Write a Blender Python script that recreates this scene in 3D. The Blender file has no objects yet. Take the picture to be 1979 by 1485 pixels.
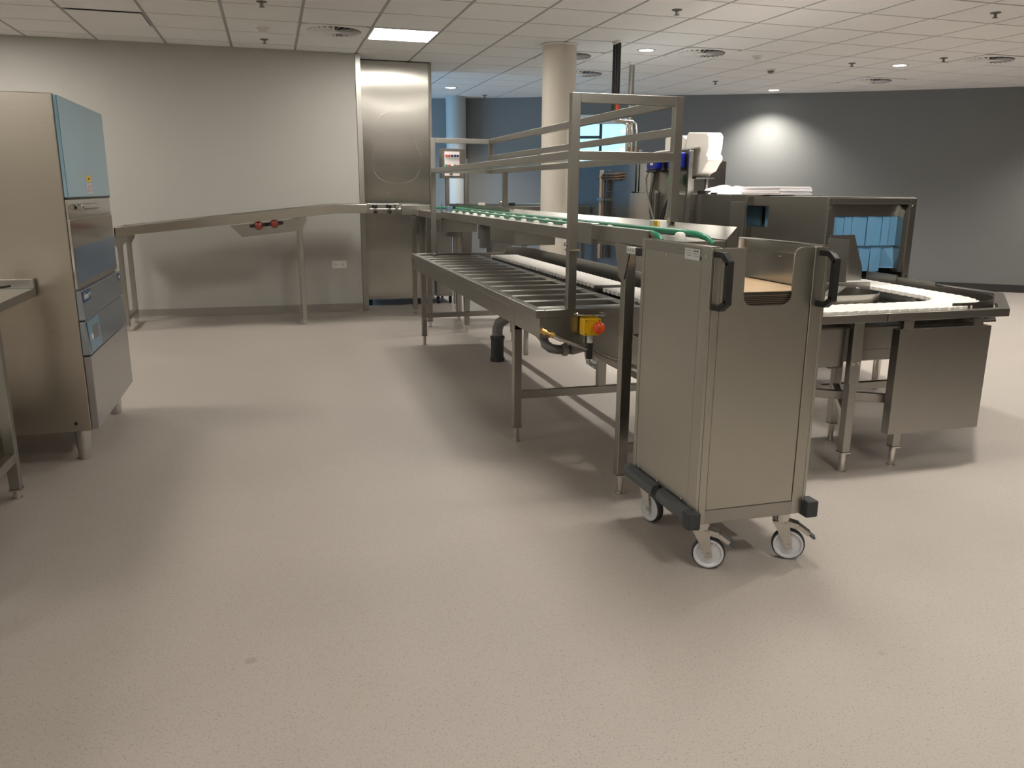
import bpy, bmesh, math, random
from mathutils import Vector, Matrix
random.seed(7)
R = math.radians
PI = math.pi
sc = bpy.context.scene
C = sc.collection

# ------------------------------------------------------------------ camera
HC = 1.29
CEIL = 2.643
cam_d = bpy.data.cameras.new('camera')
cam = bpy.data.objects.new('camera', cam_d)
C.objects.link(cam)
cam_d.sensor_fit = 'HORIZONTAL'
cam_d.sensor_width = 36.0
cam_d.lens = 36.0 * 1555.0 / 1979.0
cam_d.clip_start = 0.05
cam_d.clip_end = 200
_pitch, _roll, _yaw = 0.23577, 0.00725, 0.28590
_fwd = Vector((math.sin(_yaw) * math.cos(_pitch), math.cos(_yaw) * math.cos(_pitch), -math.sin(_pitch)))
_rt0 = Vector((math.cos(_yaw), -math.sin(_yaw), 0))
_up0 = _rt0.cross(_fwd)
_rt = _rt0 * math.cos(_roll) + _up0 * math.sin(_roll)
_up = _up0 * math.cos(_roll) - _rt0 * math.sin(_roll)
cam.matrix_world = Matrix(((_rt.x, _up.x, -_fwd.x, 0), (_rt.y, _up.y, -_fwd.y, 0), (_rt.z, _up.z, -_fwd.z, HC), (0, 0, 0, 1)))
sc.camera = cam

# ------------------------------------------------------------------ world, exposure, daylight
w = bpy.data.worlds.new('sky')
sc.world = w
w.use_nodes = True
bg = w.node_tree.nodes['Background']
bg.inputs[0].default_value = (0.42, 0.86, 1.0, 1)
bg.inputs[1].default_value = 0.62
sc.view_settings.view_transform = 'Standard'
sc.view_settings.look = 'None'
sc.view_settings.gamma = 1.0
sc.view_settings.use_curve_mapping = False
sc.view_settings.exposure = 1.45
PANEL_E = 12.0          # light panels
SPOT_W = 90.0           # downlights
WARM = (1.0, 0.90, 0.76)
NEUT = (1.0, 0.945, 0.86)


def area(name, loc, rot, sx, sy, power, col):
    d = bpy.data.lights.new(name, 'AREA')
    d.shape = 'RECTANGLE'
    d.size, d.size_y, d.energy, d.color = sx, sy, power, col
    o = bpy.data.objects.new(name, d)
    o.location = loc
    o.rotation_euler = rot
    C.objects.link(o)
    return o


# daylight entering through the window of the far corridor (hidden behind the steel shaft) and through the far window
area('window_daylight', (-1.40, 11.3, 1.6), (0, R(-90), 0), 1.5, 2.6, 40, (0.34, 0.64, 1.0))

# ------------------------------------------------------------------ mesh helpers
ORIG = {}


class MB:
    def __init__(s):
        s.v = []
        s.f = []

    def add(s, vs, fs):
        n = len(s.v)
        s.v += [tuple(p) for p in vs]
        s.f += [tuple(i + n for i in f) for f in fs]
        return s

    def box(s, x0, x1, y0, y1, z0, z1):
        if x0 > x1: x0, x1 = x1, x0
        if y0 > y1: y0, y1 = y1, y0
        if z0 > z1: z0, z1 = z1, z0
        return s.add([(x0, y0, z0), (x1, y0, z0), (x1, y1, z0), (x0, y1, z0), (x0, y0, z1), (x1, y0, z1), (x1, y1, z1), (x0, y1, z1)],
                     [(0, 3, 2, 1), (4, 5, 6, 7), (0, 1, 5, 4), (1, 2, 6, 5), (2, 3, 7, 6), (3, 0, 4, 7)])

    def obox(s, c, hx, hy, hz, m):
        c = Vector(c)
        vs = [c + m @ Vector((sx * hx, sy * hy, sz * hz)) for sz in (-1, 1) for sx, sy in ((-1, -1), (1, -1), (1, 1), (-1, 1))]
        return s.add(vs, [(0, 3, 2, 1), (4, 5, 6, 7), (0, 1, 5, 4), (1, 2, 6, 5), (2, 3, 7, 6), (3, 0, 4, 7)])

    def bar(s, p, q, w_, h_, up=(0, 0, 1)):
        p, q = Vector(p), Vector(q)
        d = (q - p)
        l = d.length
        d.normalize()
        u = Vector(up)
        if abs(d.dot(u)) > 0.99: u = Vector((0, 1, 0))
        x = d.cross(u).normalized()
        z = x.cross(d).normalized()
        m = Matrix((x, d, z)).transposed()
        return s.obox((p + q) / 2, w_ / 2, l / 2, h_ / 2, m)

    def prism(s, poly, axis, a, b):
        def P(u, v, t):
            return {'x': (t, u, v), 'y': (u, t, v), 'z': (u, v, t)}[axis]
        n = len(poly)
        vs = [P(u, v, a) for u, v in poly] + [P(u, v, b) for u, v in poly]
        fs = [tuple(range(n)), tuple(range(2 * n - 1, n - 1, -1))]
        fs += [(i, (i + 1) % n, n + (i + 1) % n, n + i) for i in range(n)]
        return s.add(vs, fs)

    def cyl(s, p, q, r, n=12, r2=None, caps=True):
        p, q = Vector(p), Vector(q)
        d = (q - p).normalized()
        u = Vector((0, 0, 1)) if abs(d.z) < 0.95 else Vector((1, 0, 0))
        x = d.cross(u).normalized()
        y = d.cross(x).normalized()
        r2 = r if r2 is None else r2
        vs = []
        for c, rr in ((p, r), (q, r2)):
            for k in range(n):
                a = 2 * PI * k / n
                vs.append(c + x * (rr * math.cos(a)) + y * (rr * math.sin(a)))
        fs = [(k, (k + 1) % n, n + (k + 1) % n, n + k) for k in range(n)]
        if caps: fs += [tuple(range(n - 1, -1, -1)), tuple(range(n, 2 * n))]
        return s.add(vs, fs)

    def tube(s, pts, r, n=8, closed=False):
        pts = [Vector(p) for p in pts]
        m = len(pts)
        rings = []
        ref = None
        for i in range(m):
            if closed:
                d = (pts[(i + 1) % m] - pts[i - 1]).normalized()
            else:
                d = (pts[min(i + 1, m - 1)] - pts[max(i - 1, 0)]).normalized()
            if ref is None:
                ref = Vector((0, 0, 1)) if abs(d.z) < 0.9 else Vector((1, 0, 0))
            x = d.cross(ref).normalized()
            y = d.cross(x).normalized()
            ref = -y if (-y).dot(ref) > 0 else y
            x = d.cross(ref).normalized()
            y = d.cross(x).normalized()
            rings.append([pts[i] + x * (r * math.cos(2 * PI * k / n)) + y * (r * math.sin(2 * PI * k / n)) for k in range(n)])
        vs = [v for rg in rings for v in rg]
        fs = []
        for i in range(m if closed else m - 1):
            j = (i + 1) % m
            for k in range(n):
                fs.append((i * n + k, i * n + (k + 1) % n, j * n + (k + 1) % n, j * n + k))
        if not closed:
            fs += [tuple(range(n - 1, -1, -1)), tuple(range((m - 1) * n, m * n))]
        return s.add(vs, fs)

    def lathe(s, prof, c, n=24, axis='z'):
        c = Vector(c)
        vs = []
        for r, h in prof:
            for k in range(n):
                a = 2 * PI * k / n
                p = Vector((r * math.cos(a), r * math.sin(a), h))
                if axis == 'y': p = Vector((p.x, p.z, p.y))
                if axis == 'x': p = Vector((p.z, p.x, p.y))
                vs.append(c + p)
        m = len(prof)
        fs = []
        for i in range(m - 1):
            for k in range(n):
                fs.append((i * n + k, i * n + (k + 1) % n, (i + 1) * n + (k + 1) % n, (i + 1) * n + k))
        fs += [tuple(range(n - 1, -1, -1)), tuple(range((m - 1) * n, m * n))]
        return s.add(vs, fs)

    def wall(s, path, t, z0, z1, closed=False):
        """vertical band of thickness t along a plan polyline (offset to its left)"""
        P = [Vector((p[0], p[1])) for p in path]
        m = len(P)
        off = []
        for i in range(m):
            if closed:
                a, b = P[i - 1], P[(i + 1) % m]
                d1, d2 = (P[i] - a).normalized(), (b - P[i]).normalized()
            else:
                d1 = (P[i] - P[i - 1]).normalized() if i else (P[1] - P[0]).normalized()
                d2 = (P[i + 1] - P[i]).normalized() if i < m - 1 else d1
            n1, n2 = Vector((-d1.y, d1.x)), Vector((-d2.y, d2.x))
            nn = (n1 + n2).normalized()
            off.append(P[i] + nn * (t / max(0.3, nn.dot(n1))))
        vs = []
        for i in range(m):
            vs += [(P[i].x, P[i].y, z0), (off[i].x, off[i].y, z0), (off[i].x, off[i].y, z1), (P[i].x, P[i].y, z1)]
        fs = []
        for i in range(m if closed else m - 1):
            a, b = 4 * i, 4 * ((i + 1) % m)
            for k in range(4):
                fs.append((a + k, a + (k + 1) % 4, b + (k + 1) % 4, b + k))
        if not closed:
            fs += [(0, 1, 2, 3), tuple(4 * (m - 1) + k for k in (3, 2, 1, 0))]
        return s.add(vs, fs)

    def build(s, name, mat, parent=None, smooth=True, bevel=0.0, origin=None):
        if parent is not None:
            o0 = ORIG[parent.name]
        elif origin is not None:
            o0 = Vector(origin)
        else:
            xs, ys, zs = zip(*s.v)
            o0 = Vector(((min(xs) + max(xs)) / 2, (min(ys) + max(ys)) / 2, min(zs)))
        me = bpy.data.meshes.new(name)
        me.from_pydata([(v[0] - o0.x, v[1] - o0.y, v[2] - o0.z) for v in s.v], [], s.f)
        bm = bmesh.new()
        bm.from_mesh(me)
        bmesh.ops.recalc_face_normals(bm, faces=bm.faces)
        bm.to_mesh(me)
        bm.free()
        if smooth:
            me.polygons.foreach_set('use_smooth', [True] * len(me.polygons))
            me.set_sharp_from_angle(angle=R(38))
        me.materials.append(M[mat])
        o = bpy.data.objects.new(name, me)
        C.objects.link(o)
        if parent is not None:
            o.parent = parent
        else:
            o.location = o0
        ORIG[o.name] = o0
        if bevel:
            b = o.modifiers.new('bevel', 'BEVEL')
            b.width = bevel
            b.segments = 2
            b.limit_method = 'ANGLE'
            b.angle_limit = R(50)
            b.harden_normals = smooth
        return o


def tag(o, label=None, cat=None, group=None, kind=None):
    if label: o['label'] = label
    if cat: o['category'] = cat
    if group: o['group'] = group
    if kind: o['kind'] = kind
    return o


def thing(name, label, cat, loc=(0, 0, 0), group=None):
    o = bpy.data.objects.new(name, None)
    o.empty_display_size = 0.1
    C.objects.link(o)
    o.location = loc
    ORIG[o.name] = Vector(loc)
    return tag(o, label, cat, group)


def dup(root, loc, label=None, rotz=0.0):
    r = root.copy()
    C.objects.link(r)
    r.location = loc
    r.rotation_euler = (0, 0, rotz)
    ORIG[r.name] = Vector(loc)
    if label: r['label'] = label
    for ch in list(root.children):
        c = ch.copy()
        C.objects.link(c)
        c.parent = r
        for g in ch.children:
            d = g.copy()
            C.objects.link(d)
            d.parent = c
    return r


# ------------------------------------------------------------------ materials
M = {}


def mat(name, col, rough=0.5, metal=0.0, var=0.0, vscale=8.0, rvar=0.0, bump=0.0, bscale=60.0, stretch=None, spec=0.5, trans=0.0, alpha=1.0, emit=None, estr=0.0, coat=0.0, col2=None):
    m = bpy.data.materials.new(name)
    m.use_nodes = True
    nt = m.node_tree
    N, L = nt.nodes, nt.links
    p = N['Principled BSDF']
    p.inputs['Base Color'].default_value = (*col, 1)
    p.inputs['Roughness'].default_value = rough
    p.inputs['Metallic'].default_value = metal
    p.inputs['Specular IOR Level'].default_value = spec
    p.inputs['Transmission Weight'].default_value = trans
    p.inputs['Alpha'].default_value = alpha
    p.inputs['Coat Weight'].default_value = coat
    if emit:
        p.inputs['Emission Color'].default_value = (*emit, 1)
        p.inputs['Emission Strength'].default_value = estr
    if var or rvar or bump:
        tc = N.new('ShaderNodeTexCoord')
        mp = N.new('ShaderNodeMapping')
        L.new(tc.outputs['Object'], mp.inputs['Vector'])
        if stretch: mp.inputs['Scale'].default_value = stretch
        n1 = N.new('ShaderNodeTexNoise')
        n1.inputs['Scale'].default_value = vscale
        n1.inputs['Detail'].default_value = 4
        L.new(mp.outputs['Vector'], n1.inputs['Vector'])
        if var:
            rp = N.new('ShaderNodeMix')
            rp.data_type = 'RGBA'
            c2 = col2 if col2 else tuple(max(0, c * (1 - var)) for c in col)
            rp.inputs[6].default_value = (*[min(1, c * (1 + (0 if col2 else var * 0.6))) for c in col], 1)
            rp.inputs[7].default_value = (*c2, 1)
            L.new(n1.outputs['Fac'], rp.inputs[0])
            L.new(rp.outputs[2], p.inputs['Base Color'])
        if rvar:
            mr = N.new('ShaderNodeMapRange')
            mr.inputs['To Min'].default_value = max(0.02, rough - rvar)
            mr.inputs['To Max'].default_value = min(1, rough + rvar)
            L.new(n1.outputs['Fac'], mr.inputs['Value'])
            L.new(mr.outputs['Result'], p.inputs['Roughness'])
        if bump:
            n2 = N.new('ShaderNodeTexNoise')
            n2.inputs['Scale'].default_value = bscale
            n2.inputs['Detail'].default_value = 3
            L.new(mp.outputs['Vector'], n2.inputs['Vector'])
            b = N.new('ShaderNodeBump')
            b.inputs['Strength'].default_value = bump
            b.inputs['Distance'].default_value = 0.002
            L.new(n2.outputs['Fac'], b.inputs['Height'])
            L.new(b.outputs['Normal'], p.inputs['Normal'])
    M[name] = m
    return m


def steel(name, col, rough, stretch, var=0.05, rvar=0.05, bump=0.0):
    return mat(name, col, rough, 1.0, var=var, vscale=14.0, rvar=rvar, bump=bump, bscale=40.0, stretch=stretch)


ST = (0.385, 0.376, 0.348)
steel('steel', ST, 0.24, (0.35, 0.35, 14))              # brushed horizontally
steel('steel_v', ST, 0.30, (14, 14, 0.35))              # brushed vertically
steel('steel_x', ST, 0.30, (0.35, 14, 14))              # grain along x
steel('steel_y', ST, 0.30, (14, 0.35, 14))              # grain along y
steel('steel_sheet', (0.50, 0.48, 0.44), 0.22, (0.3, 0.3, 14))
steel('steel_warm', (0.47, 0.43, 0.37), 0.30, (0.35, 0.35, 14))
steel('steel_bar', (0.66, 0.645, 0.61), 0.36, (0.35, 14, 14))
steel('steel_satin', (0.47, 0.46, 0.41), 0.32, (12, 12, 0.3), var=0.03)
m_ = steel('steel_aniso', (0.56, 0.54, 0.50), 0.26, (14, 14, 0.3), var=0.01, rvar=0.0)
p_ = m_.node_tree.nodes['Principled BSDF']
p_.inputs['Anisotropic'].default_value = 1.0
tg_ = m_.node_tree.nodes.new('ShaderNodeTangent')
tg_.direction_type = 'RADIAL'
tg_.axis = 'Z'
m_.node_tree.links.new(tg_.outputs[0], p_.inputs['Tangent'])
mat('steel_polished', (0.66, 0.64, 0.61), 0.12, 1.0, var=0.06, vscale=4, rvar=0.05)
mat('steel_bluish', (0.27, 0.31, 0.34), 0.28, 1.0, var=0.03, vscale=3, rvar=0.03)  # steel with a bluish reflection put into its colour
mat('reflection_blue', (0.46, 0.74, 0.96), 0.08, 0.88, var=0.10, vscale=2.5, rvar=0.05)  # window reflection painted as an even blue on the door
mat('reflection_grey', (0.34, 0.38, 0.43), 0.26, 0.75, var=0.08, vscale=2.5, rvar=0.05)  # panel grey with the blue of the reflection mixed in
mat('reflection_deep', (0.22, 0.33, 0.50), 0.15, 0.7, var=0.10, vscale=2.5, rvar=0.05)  # deeper blue for the same painted window reflection
mat('panel_grey', (0.40, 0.39, 0.385), 0.30, 0.7, var=0.06, vscale=2)
mat('steel_dark', (0.17, 0.155, 0.135), 0.40, 1.0, var=0.10, vscale=6, rvar=0.08)  # reflection of the dark wall put into the steel colour
mat('black', (0.012, 0.012, 0.013), 0.42, var=0.2, vscale=20)
mat('rubber', (0.035, 0.04, 0.045), 0.6, var=0.2, vscale=30)
mat('bumper', (0.075, 0.085, 0.092), 0.45, var=0.15, vscale=12)
mat('wheel_grey', (0.60, 0.61, 0.63), 0.45, var=0.08, vscale=15)
mat('white_plastic', (0.80, 0.78, 0.74), 0.42, var=0.05, vscale=10)
mat('belt_white', (0.74, 0.72, 0.68), 0.5, var=0.06, vscale=25)
mat('belt_green', (0.015, 0.19, 0.10), 0.35, var=0.12, vscale=10)
mat('jug_white', (0.86, 0.82, 0.76), 0.45, var=0.05, vscale=5)
mat('green_plastic', (0.02, 0.30, 0.10), 0.4, var=0.1, vscale=9)
mat('clear_tube', (0.75, 0.78, 0.76), 0.15, trans=0.75, var=0.05, vscale=10)
mat('pump_blue', (0.004, 0.012, 0.22), 0.3, var=0.12, vscale=15)
mat('curtain_blue', (0.11, 0.26, 0.42), 0.35, var=0.10, vscale=6, rvar=0.08)
mat('yellow', (0.85, 0.52, 0.01), 0.4, var=0.06, vscale=12)
mat('red', (0.55, 0.06, 0.025), 0.3, var=0.08, vscale=10)
mat('orange', (0.75, 0.09, 0.02), 0.35, var=0.08, vscale=10)
mat('red_lens', (0.22, 0.028, 0.012), 0.25, spec=0.7, var=0.1, vscale=20, coat=0.5)
mat('navy', (0.01, 0.02, 0.10), 0.3, var=0.1, vscale=20)
mat('label_blue', (0.02, 0.07, 0.16), 0.3, var=0.08, vscale=10)
mat('label_pale', (0.16, 0.27, 0.36), 0.3, var=0.08, vscale=10)
mat('paper', (0.86, 0.82, 0.84), 0.7, var=0.05, vscale=14)
mat('sticker', (0.62, 0.64, 0.64), 0.5, var=0.05, vscale=20)
mat('brass', (0.62, 0.40, 0.14), 0.25, 1.0, var=0.15, vscale=30)
mat('copper', (0.24, 0.17, 0.13), 0.4, 0.9, var=0.25, vscale=18)
mat('pipe_grey', (0.17, 0.16, 0.15), 0.5, var=0.12, vscale=10)
mat('pipe_pale', (0.42, 0.40, 0.37), 0.5, var=0.10, vscale=10)
mat('column_paint', (0.66, 0.61, 0.53), 0.55, var=0.04, vscale=3, bump=0.03, bscale=80)
mat('column_grey', (0.40, 0.42, 0.42), 0.55, var=0.04, vscale=3, bump=0.03, bscale=80)
mat('tile_white', (0.84, 0.83, 0.82), 0.85, var=0.04, vscale=3, bump=0.10, bscale=220)
mat('grid_grey', (0.36, 0.355, 0.35), 0.6, var=0.05, vscale=6)
mat('ceiling_plain', (0.80, 0.79, 0.78), 0.85, var=0.04, vscale=2)
mat('wall_cream', (0.66, 0.62, 0.56), 0.7, var=0.03, vscale=2.0)
mat('wall_grey', (0.44, 0.43, 0.40), 0.72, var=0.03, vscale=2.0, bump=0.05, bscale=160)
mat('wall_dark', (0.185, 0.188, 0.185), 0.72, var=0.03, vscale=2.0, bump=0.05, bscale=160)
mat('skirting', (0.24, 0.22, 0.20), 0.5, var=0.06, vscale=6)
mat('skirting_dark', (0.03, 0.028, 0.028), 0.5, var=0.06, vscale=6)
mat('window_white', (0.70, 0.72, 0.72), 0.5, var=0.03, vscale=5)
mat('window_dark', (0.03, 0.06, 0.07), 0.4, var=0.05, vscale=5)
mat('lamp_glow', (1, 1, 1), 0.5, emit=NEUT, estr=PANEL_E)
mat('downlight_glow', (1, 1, 1), 0.5, emit=(1.0, 0.95, 0.88), estr=9.0)
mat('jack_black', (0.02, 0.02, 0.02), 0.3)


def glass_mat():
    m = bpy.data.materials.new('glass')
    m.use_nodes = True
    nt = m.node_tree
    N, L = nt.nodes, nt.links
    for n in list(N):
        if n.type != 'OUTPUT_MATERIAL': N.remove(n)
    out = [n for n in N if n.type == 'OUTPUT_MATERIAL'][0]
    t = N.new('ShaderNodeBsdfTransparent')
    g = N.new('ShaderNodeBsdfGlossy')
    g.inputs['Roughness'].default_value = 0.03
    mx = N.new('ShaderNodeMixShader')
    mx.inputs[0].default_value = 0.06
    L.new(t.outputs[0], mx.inputs[1])
    L.new(g.outputs[0], mx.inputs[2])
    L.new(mx.outputs[0], out.inputs[0])
    M['glass'] = m


glass_mat()


def floor_mat():
    m = bpy.data.materials.new('floor_vinyl')
    m.use_nodes = True
    nt = m.node_tree
    N, L = nt.nodes, nt.links
    p = N['Principled BSDF']
    tc = N.new('ShaderNodeTexCoord')
    big = N.new('ShaderNodeTexNoise')
    big.inputs['Scale'].default_value = 1.3
    big.inputs['Detail'].default_value = 5
    L.new(tc.outputs['Object'], big.inputs['Vector'])
    fine = N.new('ShaderNodeTexNoise')
    fine.inputs['Scale'].default_value = 190
    fine.inputs['Detail'].default_value = 2
    L.new(tc.outputs['Object'], fine.inputs['Vector'])
    r1 = N.new('ShaderNodeValToRGB')
    r1.color_ramp.elements[0].position = 0.3
    r1.color_ramp.elements[0].color = (0.385, 0.346, 0.310, 1)
    r1.color_ramp.elements[1].position = 0.7
    r1.color_ramp.elements[1].color = (0.428, 0.386, 0.348, 1)
    L.new(big.outputs['Fac'], r1.inputs['Fac'])
    r2 = N.new('ShaderNodeValToRGB')
    r2.color_ramp.elements[0].position = 0.30
    r2.color_ramp.elements[0].color = (0.62, 0.60, 0.58, 1)
    r2.color_ramp.elements[1].position = 0.42
    r2.color_ramp.elements[1].color = (1, 1, 1, 1)
    e = r2.color_ramp.elements.new(0.68)
    e.color = (1, 1, 1, 1)
    e = r2.color_ramp.elements.new(0.78)
    e.color = (1.12, 1.12, 1.12, 1)
    L.new(fine.outputs['Fac'], r2.inputs['Fac'])
    mx = N.new('ShaderNodeMix')
    mx.data_type = 'RGBA'
    mx.blend_type = 'MULTIPLY'
    mx.inputs[0].default_value = 0.8
    L.new(r1.outputs['Color'], mx.inputs[6])
    L.new(r2.outputs['Color'], mx.inputs[7])
    # faint drip spots left by the building work
    vo = N.new('ShaderNodeTexVoronoi')
    vo.inputs['Scale'].default_value = 1.7
    L.new(tc.outputs['Object'], vo.inputs['Vector'])
    r3 = N.new('ShaderNodeValToRGB')
    r3.color_ramp.elements[0].position = 0.018
    r3.color_ramp.elements[0].color = (0.80, 0.79, 0.78, 1)
    r3.color_ramp.elements[1].position = 0.035
    r3.color_ramp.elements[1].color = (1, 1, 1, 1)
    L.new(vo.outputs['Distance'], r3.inputs['Fac'])
    m2 = N.new('ShaderNodeMix')
    m2.data_type = 'RGBA'
    m2.blend_type = 'MULTIPLY'
    m2.inputs[0].default_value = 1.0
    L.new(mx.outputs[2], m2.inputs[6])
    L.new(r3.outputs['Color'], m2.inputs[7])
    L.new(m2.outputs[2], p.inputs['Base Color'])
    mr = N.new('ShaderNodeMapRange')
    mr.inputs['To Min'].default_value = 0.42
    mr.inputs['To Max'].default_value = 0.60
    L.new(big.outputs['Fac'], mr.inputs['Value'])
    L.new(mr.outputs['Result'], p.inputs['Roughness'])
    b = N.new('ShaderNodeBump')
    b.inputs['Strength'].default_value = 0.05
    b.inputs['Distance'].default_value = 0.001
    L.new(fine.outputs['Fac'], b.inputs['Height'])
    L.new(b.outputs['Normal'], p.inputs['Normal'])
    M['floor'] = m


floor_mat()


def wood_mat():
    m = bpy.data.materials.new('wood')
    m.use_nodes = True
    nt = m.node_tree
    N, L = nt.nodes, nt.links
    p = N['Principled BSDF']
    tc = N.new('ShaderNodeTexCoord')
    mp = N.new('ShaderNodeMapping')
    mp.inputs['Scale'].default_value = (3, 60, 1)
    L.new(tc.outputs['Object'], mp.inputs['Vector'])
    n = N.new('ShaderNodeTexNoise')
    n.inputs['Scale'].default_value = 3
    n.inputs['Detail'].default_value = 5
    L.new(mp.outputs['Vector'], n.inputs['Vector'])
    r = N.new('ShaderNodeValToRGB')
    r.color_ramp.elements[0].position = 0.3
    r.color_ramp.elements[0].color = (0.52, 0.36, 0.21, 1)
    r.color_ramp.elements[1].position = 0.75
    r.color_ramp.elements[1].color = (0.72, 0.55, 0.36, 1)
    L.new(n.outputs['Fac'], r.inputs['Fac'])
    L.new(r.outputs['Color'], p.inputs['Base Color'])
    p.inputs['Roughness'].default_value = 0.4
    M['wood'] = m


wood_mat()


# ------------------------------------------------------------------ setting
def struct(name, mb, m, **k):
    o = mb.build(name, m, **k)
    o['kind'] = 'structure'
    return o


struct('floor', MB().box(-5.2, 11.4, -4.2, 14.6, -0.12, 0.0), 'floor', smooth=False)
ceiling = struct('ceiling', MB().box(-5.2, 11.4, -4.2, 14.6, CEIL + 0.0035, CEIL + 0.14), 'grid_grey', smooth=False, origin=(0, 0, CEIL))

struct('wall_left', MB().box(-5.0, 0.905, 8.87, 9.19, 0.0, CEIL), 'wall_grey', smooth=False)
struct('baseboard_left', MB().prism([(8.868, 0.0), (8.868, 0.085), (8.860, 0.085), (8.852, 0.02), (8.835, 0.0)], 'x', -4.98, 0.90), 'skirting', smooth=False)
trim = struct('trim_1', MB().box(0.907, 0.962, 8.860, 9.20, 0.0, CEIL - 0.002), 'steel_v', bevel=0.003)

# curved back wall (plan points measured along its top edge)
BW = [(-1.9, 14.2), (0.3, 13.55), (1.7, 13.02), (2.9, 12.49), (3.65, 12.12), (4.16, 11.85), (5.09, 11.385), (6.17, 10.82), (7.13, 10.26), (7.80, 9.83), (8.6, 9.27), (9.40, 8.67), (10.2, 8.05), (11.05, 7.3)]
WI = 5                        # the segment that holds the window
mb = MB()
mb.wall(BW[:WI + 1], 0.22, 0.0, CEIL)
mb.wall(BW[WI:WI + 2], 0.22, 0.0, 1.665)
mb.wall(BW[WI:WI + 2], 0.22, 2.30, CEIL)
mb.wall(BW[WI + 1:], 0.22, 0.0, CEIL)
struct('wall_back', mb, 'wall_dark', smooth=False)


def inset(path, d):
    return [(p[0] - d * 0.5, p[1] - d * 0.86) for p in path]


struct('baseboard_back', MB().wall(inset(BW, 0.016), 0.012, 0.0, 0.10), 'skirting_dark', smooth=False)
struct('wall_right', MB().box(11.06, 11.26, -4.0, 7.3, 0.0, CEIL), 'wall_dark', smooth=False)
struct('wall_front', MB().box(-5.0, 11.06, -4.15, -4.0, 0.0, CEIL), 'wall_cream', smooth=False)
struct('wall_west', MB().box(-5.15, -5.0, -4.0, 8.87, 0.0, CEIL), 'wall_cream', smooth=False)
mb = MB()
mb.box(-2.0, -1.8, 9.19, 9.9, 0, CEIL).box(-2.0, -1.8, 12.7, 14.1, 0, CEIL)
mb.box(-2.0, -1.8, 9.9, 12.7, 0, 0.8).box(-2.0, -1.8, 9.9, 12.7, 2.4, CEIL)
struct('wall_corridor', mb, 'wall_dark', smooth=False)

# far window
a, b = Vector((*BW[WI], 0)), Vector((*BW[WI + 1], 0))
wd = (b - a).normalized()
wn = Vector((-wd.y, wd.x, 0))
wl = (b - a).length
win = thing('window_1', None, None, a + Vector((0, 0, 1.665)))
win['kind'] = 'structure'


def wbox(mb, s0, s1, d0, d1, z0, z1):
    pts = []
    for z in (z0, z1):
        for s_, d_ in ((s0, d0), (s1, d0), (s1, d1), (s0, d1)):
            p = a + wd * s_ + wn * d_
            pts.append((p.x, p.y, z))
    mb.add(pts, [(0, 3, 2, 1), (4, 5, 6, 7), (0, 1, 5, 4), (1, 2, 6, 5), (2, 3, 7, 6), (3, 0, 4, 7)])


mb = MB()
wbox(mb, 0.0, wl, -0.012, 0.10, 2.262, 2.388)
wbox(mb, 0.0, 0.03, -0.012, 0.10, 1.68, 2.262)
wbox(mb, wl - 0.03, wl, -0.012, 0.10, 1.68, 2.262)
mb.build('window_frame', 'window_white', win, smooth=False)
mb = MB()
wbox(mb, 0.0, wl, -0.03, 0.10, 1.665, 1.69)
mb.build('window_sill', 'window_white', win, smooth=False)
mb = MB()
wbox(mb, 0.62, 0.66, 0.06, 0.10, 1.69, 2.262)
mb.build('mullion', 'window_dark', win, smooth=False)
mb = MB()
wbox(mb, 0.03, 0.62, 0.06, 0.10, 2.055, 2.095)
wbox(mb, 0.66, wl - 0.03, 0.06, 0.10, 1.80, 1.825)
mb.build('transom', 'window_dark', win, smooth=False)
for s0, s1, z0, z1 in ((0.03, 0.62, 1.69, 2.055), (0.03, 0.62, 2.095, 2.262), (0.66, wl - 0.03, 1.69, 1.80), (0.66, wl - 0.03, 1.825, 2.262)):
    mb = MB()
    wbox(mb, s0, s1, 0.075, 0.081, z0, z1)
    mb.build('pane', 'glass', win, smooth=False)

# ------------------------------------------------------------------ ceiling tiles
TX, TY = 0.6, 0.582
GX0, GY0 = -1.480, 6.854


def gx(i): return GX0 + TX * i
def gy(j): return GY0 + TY * j
def tile_c(i, j): return (gx(i) + TX / 2, gy(j) + TY / 2, CEIL)


def back_y(x):
    for k in range(len(BW) - 1):
        if BW[k][0] <= x <= BW[k + 1][0]:
            t = (x - BW[k][0]) / (BW[k + 1][0] - BW[k][0])
            return BW[k][1] + t * (BW[k + 1][1] - BW[k][1])
    return 14.3 if x < 0 else 7.3


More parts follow.
